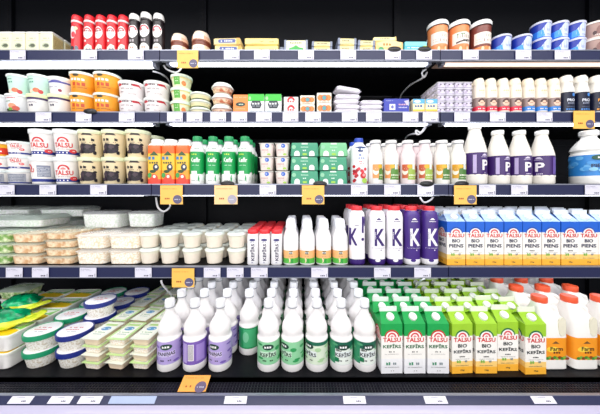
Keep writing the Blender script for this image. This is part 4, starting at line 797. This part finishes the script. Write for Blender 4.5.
for i, x in enumerate(xs):
    for j in range(6): BC.put(x+random.uniform(-.001, .001), Y5+.0365+j*.079+(.012 if i == 2 else 0)-(.004 if i == 3 and j == 0 else 0), Z5, 'lime roofed kefir carton, '+colname(i, 4)+', '+rowname(j, 6), 'kefir carton', 'lime kefir cartons', rot=random.uniform(-.03, .03)+(.05 if i in (0, 3) else 0))
grid(JUG, 'white jug with orange label and cap', 'milk jug', 'orange cap jugs', [.895, 1.003, 1.115], .853, Z5, rows=4, dy=.097, r=.045, jit=.03)
# left of the deck
grid(RT, 'white tub with yellow and green lid', 'cheese tub', 'yellow green lid tubs', [-1.075], .85, Z5, rows=4, dy=.104, stack=2, dz=.061, r=.05, jit=.02)
for j in range(4):
    for k in range(2): RT.put(-1.212, .90+.104*j, Z5+.061*k, f'yellow green lid tub at left edge, under the bags, {rowname(j,4)}, {("bottom","top")[k]} one', 'cheese tub', 'yellow green lid tubs')
grid(GR, 'cottage cheese tub with green rim', 'cottage cheese tub', 'green rim tubs', [-.942], .845, Z5, rows=4, dy=.113, stack=2, dz=.060, r=.055, jit=.3)
grid(BR, 'cottage cheese tub with blue rim', 'cottage cheese tub', 'blue rim tubs', [-.824], .845, Z5, rows=4, dy=.113, stack=lambda i, j: 3 if j == 1 else 2, dz=.060, r=.055, jit=.3)
def cpack(tint):
    h = .028; b = MB(); b.loft([(0, .024, .044), (.003, .027, .048), (h-.0035, .031, .052)], 'grain2' if tint == 'c8e8a0' else 'f2dcc0', ('rr', .008))
    f = MB(); f.box(-.0345, .0345, -.056, .056, h-.003, h-.0015, tint, 0)
    f.decal([('p', [(-.026, -.048), (.026, -.048), (.026, .048), (-.026, .048)], 'f6f6ea'), ('d', 0, .010, .018, .012, '5a9ac8'), ('w', 0, .010, .03, .005, 'f4f8f4'), ('w', 0, -.014, .04, .005, '6aa868'), ('w', 0, -.026, .034, .004, '8ab0a0'), ('r', -.024, .028, .024, .040, 'b8dc88')], flat(h-.0015, 't')); return [('tray_body', b), ('film_lid', f)]
CP = [Proto('cheese_slice_pack', cpack('c8e8a0')), Proto('cheese_slice_pack', cpack('eef2e4'))]
for i, x in enumerate((-.723, -.638, -.555)):
    for j in range(4):
        for k in range(4):
            CP[(i+k+j) % 2].put(x+random.uniform(-.002, .002), .905+.124*j+random.uniform(-.002, .002), Z5+.0285*k, f'flat pale cheese slice pack, {colname(i,3)}, {rowname(j,4)}, {stkname(k,4)}', 'cheese pack', 'cheese slice packs', rot=-.11+random.uniform(-.05, .04))
def bag(seed):
    m = MB(); nu, nv = 28, 14; pts = []
    for a in range(nv+1):
        ph = math.pi*a/nv
        for b_ in range(nu):
            th = 2*math.pi*b_/nu; d = Vector((math.sin(ph)*math.cos(th), math.sin(ph)*math.sin(th), math.cos(ph)))
            r = 1+.22*noise.noise(d*2.2+Vector((seed*5, 0, 0)))+.10*noise.noise(d*6+Vector((0, seed*3, 0)))
            z = d.z*.034*r; z = max(z, -.024)
            pts.append((d.x*.078*r, d.y*.052*r, z+.024))
    top = [(a*nu+b_, (a+1)*nu+b_, (a+1)*nu+(b_+1) % nu, a*nu+(b_+1) % nu) for a in range(nv) for b_ in range(nu)]
    m.add(pts, [f for f in top if (sum(pts[i][2]-.10*pts[i][0] for i in f)/4) > .026], 'bag'); m.add(pts, [f for f in top if not (sum(pts[i][2]-.10*pts[i][0] for i in f)/4) > .026], 'baglime')
    m.box(-.02, .02, -.02, .0, .052, .056, 'bag', .001)
    s = MB(); s.loft([(.018, .004, .040), (.024, .022, .046), (.030, .004, .040)], 'baglime', ('se', 3), 12, .088, 0); return [('bag_body', m), ('sealed_end', s)]
for s_, (x, y, z, r_, lab) in enumerate(((-1.10, .915, Z5+.122, .3, 'crumpled green plastic cheese bag nearest the left edge'), (-1.19, 1.055, Z5+.122, -.25, 'crumpled green and lime cheese bag behind the nearest bag'))):
    Proto('cheese_bag', bag(s_+1)).put(x, y, z, lab, 'cheese bag', 'green bags', rot=r_)
GB = Proto('salad_bowl', [('bowl_body', build(lambda m: m.loft([(0, .05, .04), (.004, .055, .045), (.035, .062, .05)], 'greens', ('rr', .02)))), ('lid', build(lambda m: m.loft([(.035, .066, .054), (.038, .066, .054), (.045, .055, .044)], 'clearg', ('rr', .022))))])
GB.put(-1.345, 1.165+.02, Z5+.122, 'clear lidded green container at far left behind the bags', 'container'); 
RT.put(-1.345, 1.19, Z5+.061, 'tub holding the clear green container, far left', 'cheese tub', 'yellow green lid tubs'); RT.put(-1.345, 1.19, Z5, 'lowest tub under the clear green container, far left', 'cheese tub', 'yellow green lid tubs')

# ------------------------------------------------------------------ room
fl = MB(); fl.box(-4, 4, -2.5, 1.6, -.05, 0, 'floor'); struct('floor', fl)
ce = MB(); ce.box(-4, 4, -2.5, 1.6, 3.2, 3.25, 'ceil'); struct('ceiling', ce)
wb = MB(); wb.box(-4, 4, 1.52, 1.6, 0, 3.2, 'ceil'); struct('wall_back', wb)
lampm = MB(); lampm.box(-1.6, 1.6, -.14, .14, -.03, 0, 'alu'); diff = MB(); diff.box(-1.56, 1.56, -.12, .12, -.036, -.03, 'lamp')
LP = Proto('ceiling_light', [('housing', lampm), ('diffuser', diff)])
LP.put(0, -.35, 3.19, 'long white ceiling light over the aisle', 'ceiling light')
def area(n, loc, rot, sx, sy, e, col=(1, .98, .96)):
    l = bpy.data.lights.new(n, 'AREA'); l.shape = 'RECTANGLE'; l.size = sx; l.size_y = sy; l.energy = e; l.color = col
    o = bpy.data.objects.new(n, l); COL.objects.link(o); o.location = loc; o.rotation_euler = rot
area('aisle_light', (0, -.7, 2.9), (math.radians(38), 0, 0), 5.5, .7, 90)
area('low_fill_light', (0, -1.9, 1.5), (math.radians(85), 0, 0), 5.5, 1.8, 72)  # added fill from behind the camera, brightens the deck and lower shelves
w = bpy.data.worlds.new('world'); S.world = w; w.use_nodes = True
w.node_tree.nodes['Background'].inputs[0].default_value = (.9, .93, 1, 1); w.node_tree.nodes['Background'].inputs[1].default_value = .35

for k_ in ('back', 'deck', 'panel'): mat(k_).node_tree.nodes['Principled BSDF'].inputs['Specular IOR Level'].default_value = .2
cam = bpy.data.cameras.new('camera'); co = bpy.data.objects.new('camera', cam); COL.objects.link(co); S.camera = co
cam.sensor_width = 36; cam.lens = F/600*36; cam.clip_start = .02
co.location = (0, 0, CZ); co.rotation_euler = (math.pi/2, 0, 0); cam.shift_y = -(207-HY-1.4)/600
S.view_settings.view_transform = 'Standard'; S.view_settings.look = 'None'; S.view_settings.gamma = 1; S.view_settings.use_curve_mapping = False
S.view_settings.exposure = 0.08
